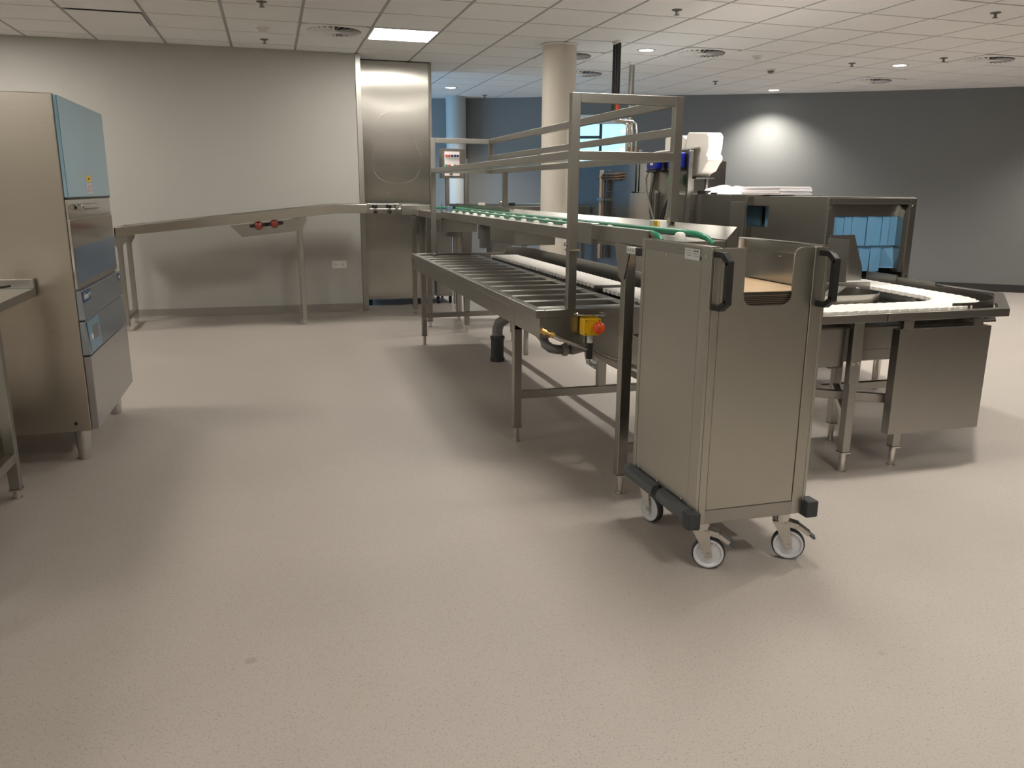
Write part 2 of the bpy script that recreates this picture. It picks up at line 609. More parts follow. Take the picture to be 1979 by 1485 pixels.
PANEL_TILES = [(4, 1)]
PANEL_HIDDEN = [(5, -3), (5, -7), (5, -11), (5, -15), (-2, 1), (-2, -3), (-2, -7), (-2, -11), (-2, -15), (11, -7)]  # unseen; some shifted for shaft reflections, rear row added to brighten behind the camera
DIFF_TILES = [(3, 1), (9, 1), (14, 0), (14, 3), (8, 4), (7, 2)]
special = set(PANEL_TILES + PANEL_HIDDEN + DIFF_TILES)
tile_me = None
rest = MB()
hx, hy = TX / 2 - 0.012, TY / 2 - 0.013
for j in range(-19, 13):
    for i in range(-6, 21):
        if (i, j) in special: continue
        cx, cy, cz = tile_c(i, j)
        by = back_y(cx)
        if cy > by + 0.45: continue
        if cx < -4.9 or cx > 11.0: continue
        vis = (j >= -2 and not (cx < 0.6 and cy > 9.1) and cx > -3.0 and cx < 9.9 and cy > 5.7 and not (cx < 1.0 and cy > 9.8))
        if not vis:
            rest.box(cx - hx, cx + hx, cy - hy, cy + hy, CEIL, CEIL + 0.0045)
            continue
        if tile_me is None:
            t = MB()
            e = 0.003
            z0, z1, z2 = -0.000, 0.002, 0.0045
            vs = [(-hx + e, -hy + e, z0), (hx - e, -hy + e, z0), (hx - e, hy - e, z0), (-hx + e, hy - e, z0)]
            vs += [(-hx, -hy, z1), (hx, -hy, z1), (hx, hy, z1), (-hx, hy, z1), (-hx, -hy, z2), (hx, -hy, z2), (hx, hy, z2), (-hx, hy, z2)]
            fs = [(0, 3, 2, 1)] + [(k, (k + 1) % 4, 4 + (k + 1) % 4, 4 + k) for k in range(4)] + [(4 + k, 4 + (k + 1) % 4, 8 + (k + 1) % 4, 8 + k) for k in range(4)] + [(8, 9, 10, 11)]
            t.add([(v[0] + cx, v[1] + cy, v[2] + CEIL) for v in vs], fs)
            o = t.build('ceiling_tile', 'tile_white', None, smooth=False, origin=(cx, cy, CEIL))
            tile_me = o
        else:
            o = tile_me.copy()
            C.objects.link(o)
        o.parent = ceiling
        o.location = (cx, cy, 0)
        if (i, j) == (0, 1):       # the one tile that does not lie flush
            o.location = (cx, cy, -0.010)
            o.scale = (0.965, 1, 1)
o = rest.build('ceiling_tile_field', 'ceiling_plain', ceiling, smooth=False)
o['kind'] = 'stuff'


def light_panel(i, j, label, group):
    x, y, z = tile_c(i, j)
    t = thing('ceiling_light_panel', label, 'ceiling light', (x, y, z), group)
    f = MB()
    for x0, x1, y0, y1 in ((-hx, hx, -hy, -hy + .012), (-hx, hx, hy - .012, hy), (-hx, -hx + .012, -hy + .012, hy - .012), (hx - .012, hx, -hy + .012, hy - .012)):
        f.box(x + x0, x + x1, y + y0, y + y1, z - 0.004, z + 0.012)
    f.build('frame', 'window_white', t, smooth=False)
    MB().box(x - hx + .012, x + hx - .012, y - hy + .012, y + hy - .012, z + 0.0, z + 0.003).build('diffuser', 'lamp_glow', t, smooth=False)
    return t


light_panel(4, 1, 'bright square light panel in the ceiling above the steel shaft', None)
for i, j in PANEL_HIDDEN:
    light_panel(i, j, 'unseen square light panel in the ceiling outside the picture, nearer the viewer', 'light panels outside the picture')


def diffuser(x, y, label):
    z = CEIL
    t = thing('swirl_air_diffuser', label, 'air vent', (x, y, z), 'ceiling air diffusers')
    pl = MB()
    ro = 0.235
    n = 32
    outer = []
    inner = []
    for k in range(n):
        an = 2 * PI * k / n + PI / n
        c, s_ = math.cos(an), math.sin(an)
        m = max(abs(c) / hx, abs(s_) / hy)
        outer.append((x + c / m, y + s_ / m))
        inner.append((x + ro * c, y + ro * s_))
    vs = [(p[0], p[1], z - 0.004) for p in outer] + [(p[0], p[1], z - 0.004) for p in inner] + [(p[0], p[1], z + 0.011) for p in outer] + [(p[0], p[1], z + 0.011) for p in inner]
    fs = []
    for k in range(n):
        k2 = (k + 1) % n
        fs += [(k, k2, n + k2, n + k), (2 * n + k, 3 * n + k, 3 * n + k2, 2 * n + k2), (k, 2 * n + k, 2 * n + k2, k2), (n + k, n + k2, 3 * n + k2, 3 * n + k)]
    pl.add(vs, fs)
    pl.build('plate', 'tile_white', t, smooth=False)
    MB().cyl((x, y, z + 0.0005), (x, y, z + 0.0034), ro, 32).build('plenum', 'black', t, smooth=False)
    v = MB()
    for k in range(26):
        an = 2 * PI * k / 26
        rad = Vector((math.cos(an), math.sin(an), 0))
        tan = Vector((-math.sin(an), math.cos(an), 0))
        zz = (tan * -0.80 + Vector((0, 0, -0.6))).normalized()
        xx = rad
        yy = zz.cross(xx)
        m = Matrix((xx, yy, zz)).transposed()
        v.obox(Vector((x, y, z - 0.008)) + rad * 0.147, 0.085, 0.0012, 0.013, m)
    v.build('vanes', 'tile_white', t, smooth=False)
    MB().lathe([(0.055, 0.0), (0.055, -0.012), (0.02, -0.016)], (x, y, z), 20).build('hub', 'tile_white', t)
    return t


d0 = None
for (i, j), lb in zip(DIFF_TILES, ['round swirl air vent in the ceiling beside the square light panel',
                                   'round swirl air vent in the ceiling to the right of the black pipes',
                                   'round swirl air vent in the ceiling at the right edge of the picture',
                                   'round swirl air vent in the ceiling nearest the wall with the light cone',
                                   'small far air vent in the bluish ceiling between cream column and black pipes',
                                   'air vent in the ceiling half hidden right behind the cream column']):
    c = tile_c(i, j)
    if d0 is None: d0 = diffuser(c[0], c[1], lb)
    else: dup(d0, c, lb)


def downlight(x, y, label, power, visible=True):
    z = CEIL
    t = thing('recessed_downlight', label, 'ceiling light', (x, y, z), 'recessed downlights')
    MB().lathe([(0.062, 0.004), (0.068, -0.006), (0.092, -0.006), (0.095, 0.0), (0.095, 0.004)], (x, y, z), 28).build('trim_ring', 'window_white', t)
    MB().cyl((x, y, z - 0.001), (x, y, z - 0.004), 0.066, 24).build('lens', 'downlight_glow', t)
    return t


def spot(x, y, power, ang=R(128), blend=0.85, col=NEUT):
    d = bpy.data.lights.new('downlight_lamp', 'SPOT')
    d.energy = power
    d.spot_size = ang
    d.spot_blend = blend
    d.shadow_soft_size = 0.06
    d.color = col
    o = bpy.data.objects.new('downlight_lamp', d)
    o.location = (x, y, CEIL - 0.02)
    C.objects.link(o)


dl = None
for x, y, lb in [(3.62, 7.73, 'round downlight in the ceiling just right of the black pipes'),
                 (6.62, 7.73, 'bright round downlight in the ceiling farthest to the right'),
                 (6.62, 10.06, 'bright round downlight close to the dark wall, above its light cone'),
                 (2.42, 11.28, 'bright round downlight beside the steel shaft, in front of the far column'),
                 (3.62, 5.40, 'round downlight cut off by the top edge of the picture')]:
    if dl is None: dl = downlight(x, y, lb, SPOT_W)
    else: dup(dl, (x, y, CEIL), lb)
    spot(x, y, SPOT_W)
for x, y in ((9.62, 7.2), (3.62, 3.07), (6.62, 5.4)):
    dup(dl, (x, y, CEIL), 'round downlight in the ceiling outside the picture')['group'] = 'downlights outside the picture'
    spot(x, y, SPOT_W * (0.6 if y < 4 else 1.0))


def sprinkler(x, y, label):
    z = CEIL
    t = thing('sprinkler_head', label, 'sprinkler', (x, y, z), 'sprinkler heads')
    MB().lathe([(0.038, 0.002), (0.040, -0.004), (0.020, -0.009), (0.012, -0.012)], (x, y, z), 18).build('rosette', 'pipe_grey', t)
    MB().cyl((x, y, z - 0.010), (x, y, z - 0.036), 0.006, 8).cyl((x - .012, y, z - .014), (x - .012, y, z - .036), .002, 6).cyl((x + .012, y, z - .014), (x + .012, y, z - .036), .002, 6).build('bulb_frame', 'pipe_grey', t)
    MB().cyl((x, y, z - 0.036), (x, y, z - 0.039), 0.021, 12).build('deflector', 'pipe_grey', t)
    return t


sp = None
for x, y, lb in [(0.02, 6.73, 'sprinkler head cut by the top edge, above the left wall'), (0.03, 8.34, 'sprinkler head nearest the grey left wall'),
                 (3.06, 6.02, 'sprinkler head nearest the top edge, right of the black pipes'), (5.43, 9.54, 'sprinkler head above the white canisters'),
                 (6.05, 7.78, 'sprinkler head just left of the right bright downlight'), (3.08, 12.0, 'sprinkler head between far column and cream column'),
                 (6.69, 7.19, 'sprinkler head between right bright downlight and the rightmost air vent'), (5.41, 5.35, 'sprinkler head in the top right corner')]:
    if sp is None: sp = sprinkler(x, y, lb)
    else: dup(sp, (x, y, CEIL), lb)


def detector(x, y, label, dark):
    z = CEIL
    t = thing('smoke_detector', label, 'detector', (x, y, z), 'ceiling detectors')
    MB().lathe([(0.052, 0.001), (0.052, -0.012), (0.045, -0.016)], (x, y, z), 20).build('base', 'white_plastic', t)
    MB().lathe([(0.036, -0.016), (0.034, -0.034), (0.022, -0.042)], (x, y, z), 20).build('sensor_head', 'pipe_grey' if dark else 'white_plastic', t)
    return t


detector(0.02, 7.78, 'white detector between two sprinkler heads above the left wall', False)
detector(5.50, 8.45, 'detector with dark head in the ceiling above the machine', True)
detector(4.84, 7.69, 'flat white detector right of the big air vent', False)

# ------------------------------------------------------------------ columns
col1 = tag(MB().lathe([(0.162, 0.0), (0.162, CEIL - 0.012)], (2.725, 7.74, 0), 48).build('round_column', 'column_paint'), 'thick cream round column behind the tray rack', 'column')
tag(MB().lathe([(0.150, 0.0), (0.150, CEIL - 0.002)], (2.73, 12.36, 0), 40).build('round_column', 'column_grey'), 'far grey-white round column behind the push-button box', 'column')
MB().lathe([(0.163, 0), (0.178, 0), (0.180, 0.010), (0.163, 0.012)], (2.725, 7.74, CEIL - 0.014), 40).build('collar', 'tile_white', col1)


# ------------------------------------------------------------------ common parts
def sq_leg(parent, x, y, z1, w_=0.04, foot=0.09, name='leg', m='steel_v', taper=None):
    o = MB().box(x - w_ / 2, x + w_ / 2, y - w_ / 2, y + w_ / 2, foot, z1).build(name, m, parent, bevel=0.003)
    f = MB()
    f.box(x - w_ / 2 - .003, x + w_ / 2 + .003, y - w_ / 2 - .003, y + w_ / 2 + .003, foot - 0.006, foot)
    f.cyl((x, y, 0.004), (x, y, foot - 0.006), 0.016, 12).cyl((x, y, 0), (x, y, 0.006), 0.02, 12)
    f.build('foot', 'steel_polished', o, smooth=True)
    return o


def screws(parent, pts, ax, r=0.006, name='screw'):
    for p in pts:
        p = Vector(p)
        d = Vector(ax)
        MB().cyl(p, p + d * 0.003, r, 10).build(name, 'steel_polished', parent)


# ------------------------------------------------------------------ pot washer on the left
FX = -0.875
t = thing('pot_washer', 'tall steel pot-washing machine with blue reflection painted on its door at the left edge', 'dishwasher', (-1.30, 4.61, 0))
mb = MB().box(-2.05, FX - 0.012, 4.10, 5.12, 0.16, 1.69)  # unseen left side widened to deepen the shade underneath
mb.build('body', 'steel_warm', t, bevel=0.004)
MB().box(FX - 0.012, FX + 0.006, 4.105, 5.115, 1.245, 1.685).build('upper_door', 'reflection_blue', t, bevel=0.004)
MB().box(FX - 0.012, FX, 4.105, 5.115, 1.150, 1.238).build('door_rail', 'steel_polished', t, bevel=0.003)
lowd = MB().box(FX - 0.012, FX + 0.002, 4.105, 5.115, 0.835, 1.150).build('lower_door', 'steel_polished', t, bevel=0.003)
MB().box(FX + 0.002, FX + 0.003, 4.12, 5.10, 0.86, 1.02).build('painted_reflection', 'reflection_deep', lowd)  # thin sheet that paints the blue reflection onto the door
MB().box(FX, FX + .034, 4.25, 4.63, 1.186, 1.216).build('door_handle', 'steel_polished', t, bevel=0.010)
MB().box(FX - .004, FX + .004, 4.11, 5.11, 1.238, 1.245).build('door_gap', 'black', t)
MB().prism([(FX - .012, 0.825), (FX + .012, 0.825), (FX + .018, 0.69), (FX - .012, 0.69)], 'y', 4.105, 5.118).build('name_panel', 'reflection_grey', t, bevel=0.003)
MB().prism([(FX - .012, 0.682), (FX + .010, 0.682), (FX + .022, 0.525), (FX - .012, 0.525)], 'y', 4.105, 5.122).build('control_panel', 'reflection_grey', t, bevel=0.003)
MB().box(FX - .012, FX + .020, 4.115, 5.122, 0.165, 0.517).build('service_panel', 'panel_grey', t, bevel=0.003)
cp = MB().prism([(FX + .0125, 0.675), (FX + .0135, 0.675), (FX + .0225, 0.535), (FX + .0215, 0.535)], 'y', 4.14, 4.40).build('control_plate', 'label_pale', t)
MB().prism([(FX + .0155, 0.645), (FX + .0165, 0.645), (FX + .0205, 0.580), (FX + .0195, 0.580)], 'y', 4.24, 4.36).build('display', 'pipe_grey', cp)
MB().cyl((FX + .017, 4.19, 0.60), (FX + .023, 4.19, 0.60), 0.014, 12).build('button', 'white_plastic', cp)
MB().box(FX + .0145, FX + .0155, 4.115, 4.285, 0.768, 0.822).build('name_label', 'label_blue', t)
MB().box(FX + .0145, FX + .0155, 5.03, 5.10, 0.776, 0.815).build('model_label', 'label_blue', t)
MB().box(FX + .0152, FX + .0160, 5.045, 5.085, 0.79, 0.803).build('model_print', 'white_plastic', t)
MB().box(FX + .006, FX + .0068, 4.53, 4.63, 1.318, 1.348).build('warning_sticker', 'yellow', t)
MB().box(FX + .0066, FX + .0072, 4.57, 4.60, 1.328, 1.338).build('warning_print', 'black', t)
pg = MB().box(FX + .006, FX + .0068, 4.53, 4.64, 1.262, 1.312).build('pictogram_sticker', 'sticker', t)
for y0 in (4.545, 4.575, 4.605):
    MB().prism([(y0, 1.268), (y0 + .008, 1.268), (y0 + .022, 1.306), (y0 + .014, 1.306)], 'x', FX + .0068, FX + .0074).build('pictogram_mark', 'red', pg)
MB().cyl((-0.95, 4.098, 0.20), (-0.95, 4.101, 0.20), 0.008, 10).build('drain_screw', 'black', t)
for x, y in ((-0.946, 4.19), (-0.946, 5.03), (-1.95, 4.19), (-1.95, 5.03)):
    MB().lathe([(0.034, 0.165), (0.034, 0.055), (0.030, 0.052), (0.030, 0.006), (0.026, 0.0)], (x, y, 0), 20).build('leg', 'steel_polished', t)


def text_mesh(name, body, size, m, parent, loc, rot, depth=0.0006):
    cu = bpy.data.curves.new(name, 'FONT')
    cu.body = body
    cu.size = size
    cu.extrude = depth
    cu.align_x = 'CENTER'
    cu.align_y = 'CENTER'
    tmp = bpy.data.objects.new(name + '_tmp', cu)
    C.objects.link(tmp)
    dg = bpy.context.evaluated_depsgraph_get()
    me = bpy.data.meshes.new_from_object(tmp.evaluated_get(dg))
    bpy.data.objects.remove(tmp)
    me.materials.clear()
    me.materials.append(M[m])
    o = bpy.data.objects.new(name, me)
    C.objects.link(o)
    o.parent = parent
    o.location = Vector(loc) - ORIG[parent.name]
    o.rotation_euler = rot
    ORIG[o.name] = Vector(loc)
    return o


text_mesh('lettering', 'rhima', 0.042, 'white_plastic', t, (FX + .0158, 4.182, 0.795), (R(90), 0, R(90)))
text_mesh('lettering', 'WD', 0.026, 'sticker', t, (FX + .0158, 4.258, 0.797), (R(90), 0, R(90)))

# ------------------------------------------------------------------ bench at the left edge
t = thing('steel_bench', 'steel work bench with upstand in front of the pot-washing machine', 'table', (-1.6, 3.2, 0))
MB().box(-2.30, -1.04, 2.10, 4.085, 0.813, 0.850).build('worktop', 'steel_y', t, bevel=0.003)
MB().box(-2.30, -1.04, 4.060, 4.088, 0.850, 0.892).build('upstand', 'steel_x', t, bevel=0.003)
for x, y in ((-1.11, 3.68), (-2.2, 3.68), (-1.11, 2.2), (-2.2, 2.2)):
    sq_leg(t, x, y, 0.813, 0.042, 0.045)
for x in (-1.11, -2.2):
    MB().box(x - .018, x + .018, 2.22, 3.66, 0.165, 0.205).build('shelf_rail', 'steel_y', t, bevel=0.002)
MB().box(-2.18, -1.13, 2.2, 3.68, 0.186, 0.204).build('shelf', 'steel_y', t)
t = thing('valve_handle', 'black valve with lever lying on the left steel bench', 'valve', (-1.16, 3.86, 0.850))
MB().lathe([(0.03, 0.0), (0.034, 0.01), (0.030, 0.03), (0.012, 0.036)], (-1.17, 3.84, 0.850), 16).build('body', 'black', t)
MB().bar((-1.19, 3.80, 0.872), (-1.09, 3.90, 0.880), 0.016, 0.010).build('lever', 'black', t, bevel=0.003)
MB().cyl((-1.21, 3.90, 0.862), (-1.15, 3.86, 0.866), 0.010, 10).build('spout', 'brass', t)

# ------------------------------------------------------------------ rising tray counter along the left wall
t = thing('tray_counter', 'long steel counter rising along the grey left wall', 'counter', (0.0, 8.3, 0))
prof = [(-1.36, 0.865), (0.585, 1.068), (0.885, 1.069), (0.885, 1.152), (0.575, 1.150), (-1.36, 0.946)]
MB().prism(prof, 'y', 8.00, 8.045).build('front_edge', 'steel_sheet', t, bevel=0.003)
MB().prism([(-1.36, 0.915), (0.58, 1.118), (0.885, 1.120), (0.885, 1.140), (0.576, 1.138), (-1.36, 0.934)], 'y', 8.045, 8.62).build('deck', 'steel_x', t)
MB().prism([(-1.36, 0.865), (0.585, 1.068), (0.885, 1.069), (0.885, 1.152), (0.575, 1.150), (-1.36, 0.946)], 'y', 8.62, 8.66).build('back_edge', 'steel_x', t)
MB().box(-1.362, -1.35, 8.0, 8.66, 0.865, 0.946).build('end_cap', 'steel_y', t)
for x, zt in ((-1.355 + 0.02, 0.87), (0.253, 1.035)):
    for y in (8.06, 8.56):
        lg = sq_leg(t, x, y, zt, 0.042, 0.05)
        MB().prism([(x - .025, zt - .10), (x + .025, zt - .10), (x + .062, zt - .035), (x + .062, zt + .012), (x - .062, zt - .004), (x - .062, zt - .045)], 'y', y - .026, y - .020).build('gusset', 'steel_v', lg)
    MB().box(x - .018, x + .018, 8.08, 8.54, 0.10, 0.14).build('stretcher', 'steel_y', t, bevel=0.002)
# drop plate with the two warning lamps
MB().prism([(-0.375, 0.955), (-0.275, 0.850), (0.235, 0.905), (0.235, 1.02)], 'y', 8.030, 8.036).build('cable_shield', 'steel', t)
for x, z in ((-0.125, 0.957), (0.02, 0.972)):
    l = MB().lathe([(0.040, 0.0), (0.040, -0.012), (0.030, -0.028), (0.010, -0.034)], (x, 8.03, z), 20, 'y').build('warning_lamp', 'red_lens', t)
    MB().prism([(x - .085, z - .004), (x - .07, z - .02), (x + .07, z - .008), (x + .085, z + .012), (x + .07, z + .024), (x - .07, z + .010)], 'y', 8.016, 8.031).build('lamp_bracket', 'black', l)

# corner piece of the counter passing in front of the shaft
t = thing('corner_conveyor', 'short steel conveyor corner in front of the steel shaft', 'conveyor', (1.2, 8.3, 0))
MB().box(0.888, 1.215, 8.00, 8.02, 1.069, 1.112).build('lower_rail', 'steel_polished', t, bevel=0.002)
MB().box(0.905, 1.20, 8.05, 8.06, 1.112, 1.156).build('upper_rail', 'steel_polished', t, bevel=0.002)
MB().box(1.215, 1.50, 7.99, 8.03, 1.052, 1.150).build('corner_cover', 'steel_sheet', t, bevel=0.003)
MB().box(0.888, 1.50, 8.03, 8.60, 1.072, 1.105).build('deck', 'steel_x', t)
MB().box(0.888, 1.50, 8.585, 8.60, 1.105, 1.160).build('back_guide', 'steel_sheet', t)
for x in (0.965, 1.10):
    for z in (1.086, 1.134):
        MB().lathe([(0.020, 0.0), (0.022, -0.012), (0.016, -0.03), (0.006, -0.034)], (x, 8.0, z), 14, 'y').build('clamp_knob', 'black', t)
for x in (0.90, 1.17):
    MB().box(x - .012, x + .012, 7.992, 8.02, 1.10, 1.16).build('clamp', 'steel_polished', t, bevel=0.002)
lg = sq_leg(t, 1.42, 8.02, 1.052, 0.045, 0.05)
MB().prism([(1.36, 1.05), (1.48, 1.05), (1.445, 0.97), (1.397, 0.97)], 'y', 7.985, 7.994).build('gusset', 'steel_v', lg)
MB().prism([(1.30, 1.045), (1.39, 1.045), (1.39, 0.84), (1.30, 0.93)], 'y', 8.005, 8.012).build('cable_shield', 'steel', t)
sq_leg(t, 1.42, 8.52, 1.072, 0.045, 0.05)

# ------------------------------------------------------------------ tall steel shaft
t = thing('steel_shaft', 'tall brushed steel tray lift shaft reaching the ceiling', 'cabinet', (1.37, 9.5, 0))
mb = MB()
nx, nz = 20, 60
x0, x1, z0, z1 = 0.995, 1.725, 0.075, 2.632
vs = []
for k in range(nz + 1):
    for i in range(nx + 1):
        u, v = i / nx, k / nz
        dy = 0.0
        if v > 0.42:
            e = math.sin(PI * u)
            dy = -0.0035 * e * math.sin(PI * min(1, max(0, (v - 0.42) / 0.42)))
            dy += 0.0007 * e * math.sin(v * 30)
        vs.append((x0 + (x1 - x0) * u, 9.205 + dy, z0 + (z1 - z0) * v))
fs = [(k * (nx + 1) + i, k * (nx + 1) + i + 1, (k + 1) * (nx + 1) + i + 1, (k + 1) * (nx + 1) + i) for k in range(nz) for i in range(nx)]
mb.add(vs, fs)
mb.build('front_sheet', 'steel_aniso', t)
MB().box(0.975, 1.748, 9.225, 9.95, 0.075, 2.636).build('body', 'steel', t)
MB().box(1.727, 1.760, 9.195, 9.96, 0.065, 2.638).build('corner_profile', 'steel_v', t, bevel=0.003)
MB().box(0.966, 0.993, 9.200, 9.96, 0.065, 2.638).build('corner_profile', 'steel_v', t, bevel=0.003)
for x in (1.03, 1.70):
    for y in (9.27, 9.88):
        MB().cyl((x, y, 0), (x, y, 0.076), 0.022, 12).build('foot', 'black', t)

t = thing('mobile_cabinet', 'low steel cabinet on black casters just right of the shaft', 'cabinet', (1.88, 9.5, 0))
MB().box(1.79, 1.985, 9.225, 9.80, 0.085, 0.86).build('body', 'steel', t, bevel=0.003)
MB().box(1.80, 1.975, 9.218, 9.225, 0.10, 0.845).build('door', 'steel_v', t, bevel=0.002)
MB().box(1.955, 1.965, 9.205, 9.218, 0.45, 0.58).build('door_handle', 'steel_polished', t)
for x in (1.815, 1.96):
    for y in (9.27, 9.75):
        MB().cyl((x - .012, y, 0.036), (x + .012, y, 0.036), 0.036, 16).box(x - .016, x + .016, y - .018, y + .018, 0.05, 0.086).build('caster', 'black', t)

# ------------------------------------------------------------------ wall outlet
t = thing('wall_outlet', 'white double wall socket under the counter beside the shaft', 'socket', (0.664, 8.87, 0.50))
MB().box(0.588, 0.740, 8.858, 8.869, 0.466, 0.548).build('cover_frame', 'white_plastic', t, bevel=0.003)
for x in (0.627, 0.701):
    f = MB().box(x - .032, x + .032, 8.855, 8.859, 0.474, 0.540).build('socket_face', 'white_plastic', t, bevel=0.002)
    MB().cyl((x, 8.8555, 0.507), (x, 8.8540, 0.507), 0.019, 16).build('socket_recess', 'sticker', f)

# ------------------------------------------------------------------ sorting table with cross bars
t = thing('sorting_table', 'long steel sorting table with cross bars below the tray conveyor', 'table', (1.65, 5.2, 0))
ZT = 0.76
rim = MB()
rim.box(1.13, 1.175, 3.47, 6.95, 0.722, ZT)
rim.box(1.175, 1.98, 3.47, 3.53, 0.722, ZT)
rim.box(1.175, 2.12, 6.90, 6.95, 0.722, ZT)
rim.build('rim', 'steel_y', t, bevel=0.004)
MB().box(1.152, 1.160, 3.475, 6.93, 0.628, 0.722).build('side_skirt', 'steel_y', t)
MB().box(1.160, 1.98, 3.480, 3.488, 0.628, 0.722).build('front_skirt', 'steel_x', t)
MB().box(1.160, 2.10, 6.925, 6.932, 0.628, 0.722).build('rear_skirt', 'steel_x', t)
MB().box(1.175, 1.690, 3.53, 6.90, 0.640, 0.648).build('basin_floor', 'steel_y', t)
MB().box(1.690, 2.14, 3.53, 6.90, 0.600, 0.608).build('belt_trough_floor', 'steel_y', t)
MB().box(1.680, 1.692, 3.53, 6.90, 0.600, 0.742).box(1.640, 1.706, 3.53, 6.90, 0.742, 0.746).build('basin_divider', 'steel_y', t)
MB().wall([(2.135, 4.10), (2.135, 6.62), (1.98, 6.90)], 0.018, 0.608, 0.815).build('rear_guard', 'steel_y', t)
MB().box(1.94, 1.955, 6.885, 6.90, 0.60, 0.79).build('guard_end', 'steel_x', t)
NS = 15
for k in range(NS):
    y = 3.615 + (6.74 - 3.615) * k / (NS - 1)
    MB().prism([(y - .020, 0.712), (y - .020, 0.750), (y + .016, 0.753), (y + .016, 0.712), (y + .013, 0.712), (y + .013, 0.750), (y - .017, 0.747), (y - .017, 0.712)], 'x', 1.176, 1.672).build('cross_bar', 'steel_bar', t)
MB().box(1.160, 1.178, 3.545, 6.88, 0.700, 0.745).build('bar_ledge', 'steel_y', t)
for (x, y) in ((1.172, 3.90), (1.192, 6.72), (1.98, 3.90), (1.98, 6.72)):
    sq_leg(t, x, y, 0.63, 0.042, 0.085)
MB().box(1.150, 1.192, 3.879, 3.921, 0.60, 0.735).build('leg_sleeve', 'steel_v', t, bevel=0.003)
MB().box(1.175, 1.215, 6.70, 6.74, 0.60, 0.735).build('leg_sleeve', 'steel_v', t, bevel=0.003)
MB().box(1.19, 1.98, 3.885, 3.915, 0.235, 0.275).build('stretcher', 'steel_x', t, bevel=0.002)
MB().box(1.21, 1.98, 6.705, 6.735, 0.235, 0.275).build('stretcher', 'steel_x', t, bevel=0.002)
MB().box(1.965, 1.995, 3.915, 6.705, 0.235, 0.275).build('stretcher', 'steel_y', t, bevel=0.002)
MB().box(1.62, 1.665, 3.88, 3.92, 0.275, 0.60).build('centre_post', 'steel_v', t, bevel=0.003)
MB().prism([(1.22, 0.628), (1.98, 0.628), (1.98, 0.43), (1.62, 0.43)], 'y', 3.60, 4.35).build('drain_funnel', 'steel_x', t)
h = MB().tube([(1.325, 3.468, 0.738), (1.328, 3.448, 0.738), (1.345, 3.440, 0.734), (1.445, 3.440, 0.730), (1.462, 3.448, 0.736), (1.466, 3.468, 0.736)], 0.006, 8)
h.build('grab_handle', 'steel_polished', t)

# white plastic chain belt on the table
def chain(pts, wid, z, pitch=0.030, th=0.018):
    P = [Vector((*p, 0)) for p in pts]
    mb = MB()
    L_ = [0]
    for i in range(1, len(P)): L_.append(L_[-1] + (P[i] - P[i - 1]).length)
    n = int(L_[-1] / pitch)
    for k in range(n):
        s_ = (k + .5) * pitch
        i = max(j for j in range(len(L_)) if L_[j] <= s_)
        i = min(i, len(P) - 2)
        d = (P[i + 1] - P[i]).normalized()
        c = P[i] + d * (s_ - L_[i])
        x = Vector((-d.y, d.x, 0))
        m = Matrix((x, d, Vector((0, 0, 1)))).transposed()
        mb.obox((c.x, c.y, z - th / 2), wid / 2 + (.004 if k % 2 else -.004), pitch * 0.42, th / 2, m)
        mb.obox((c.x, c.y, z - th / 2 - .004), wid / 2 - .014, pitch * 0.5, th / 2 - .002, m)
    return mb


def arc(cx, cy, r, a0, a1, n=16):
    return [(cx + r * math.cos(R(a0 + (a1 - a0) * k / n)), cy + r * math.sin(R(a0 + (a1 - a0) * k / n))) for k in range(n + 1)]


t = thing('plate_conveyor', 'straight white chain conveyor running beside the cross bars', 'conveyor', (1.83, 5.3, 0.608))
o = chain([(1.83, 6.47), (1.83, 4.19)], 0.205, 0.775).build('chain_belt', 'belt_white', t, smooth=False)
o['kind'] = 'stuff'
MB().box(1.712, 1.732, 4.20, 6.45, 0.655, 0.752).build('side_guide', 'black', t, bevel=0.003)
MB().box(1.928, 1.948, 4.20, 6.45, 0.655, 0.752).build('side_guide', 'black', t, bevel=0.003)
MB().cyl((1.715, 4.19, 0.757), (1.945, 4.19, 0.757), 0.022, 14).build('end_roller', 'black', t)
MB().cyl((1.715, 6.47, 0.755), (1.945, 6.47, 0.755), 0.018, 14).build('end_roller', 'belt_white', t)
for y in (4.5, 5.3, 6.1):
    MB().box(1.74, 1.92, y - .03, y + .03, 0.608, 0.70).build('bracket', 'steel_x', t)
for k in range(6):
    y = 4.35 + k * 0.40
    MB().tube([(1.712, y, 0.70), (1.690, y + .02, 0.735), (1.670, y + .06, 0.742)], 0.004, 6).build('spring_clip', 'steel_polished', t)

# emergency stop, hose
t = thing('emergency_stop', 'yellow emergency stop box with red button on the table front', 'switch', (1.385, 3.45, 0.64))
MB().box(1.342, 1.428, 3.405, 3.465, 0.643, 0.722).build('housing', 'yellow', t, bevel=0.006)
MB().lathe([(0.014, 0.0), (0.014, -0.016), (0.028, -0.020), (0.029, -0.032), (0.020, -0.042), (0.004, -0.045)], (1.405, 3.405, 0.682), 20, 'y').build('mushroom_button', 'orange', t)
for x in (1.352, 1.418):
    for z in (0.652, 0.713):
        MB().cyl((x, 3.405, z), (x, 3.4035, z), 0.004, 8).build('screw', 'pipe_grey', t)
MB().cyl((1.385, 3.435, 0.643), (1.385, 3.435, 0.605), 0.013, 10).build('cable_gland', 'sticker', t)
MB().cyl((1.385, 3.435, 0.605), (1.385, 3.435, 0.530), 0.016, 10).build('cable_sleeve', 'black', t)
MB().box(1.370, 1.40, 3.46, 3.482, 0.60, 0.74).build('mounting_plate', 'steel_v', t)

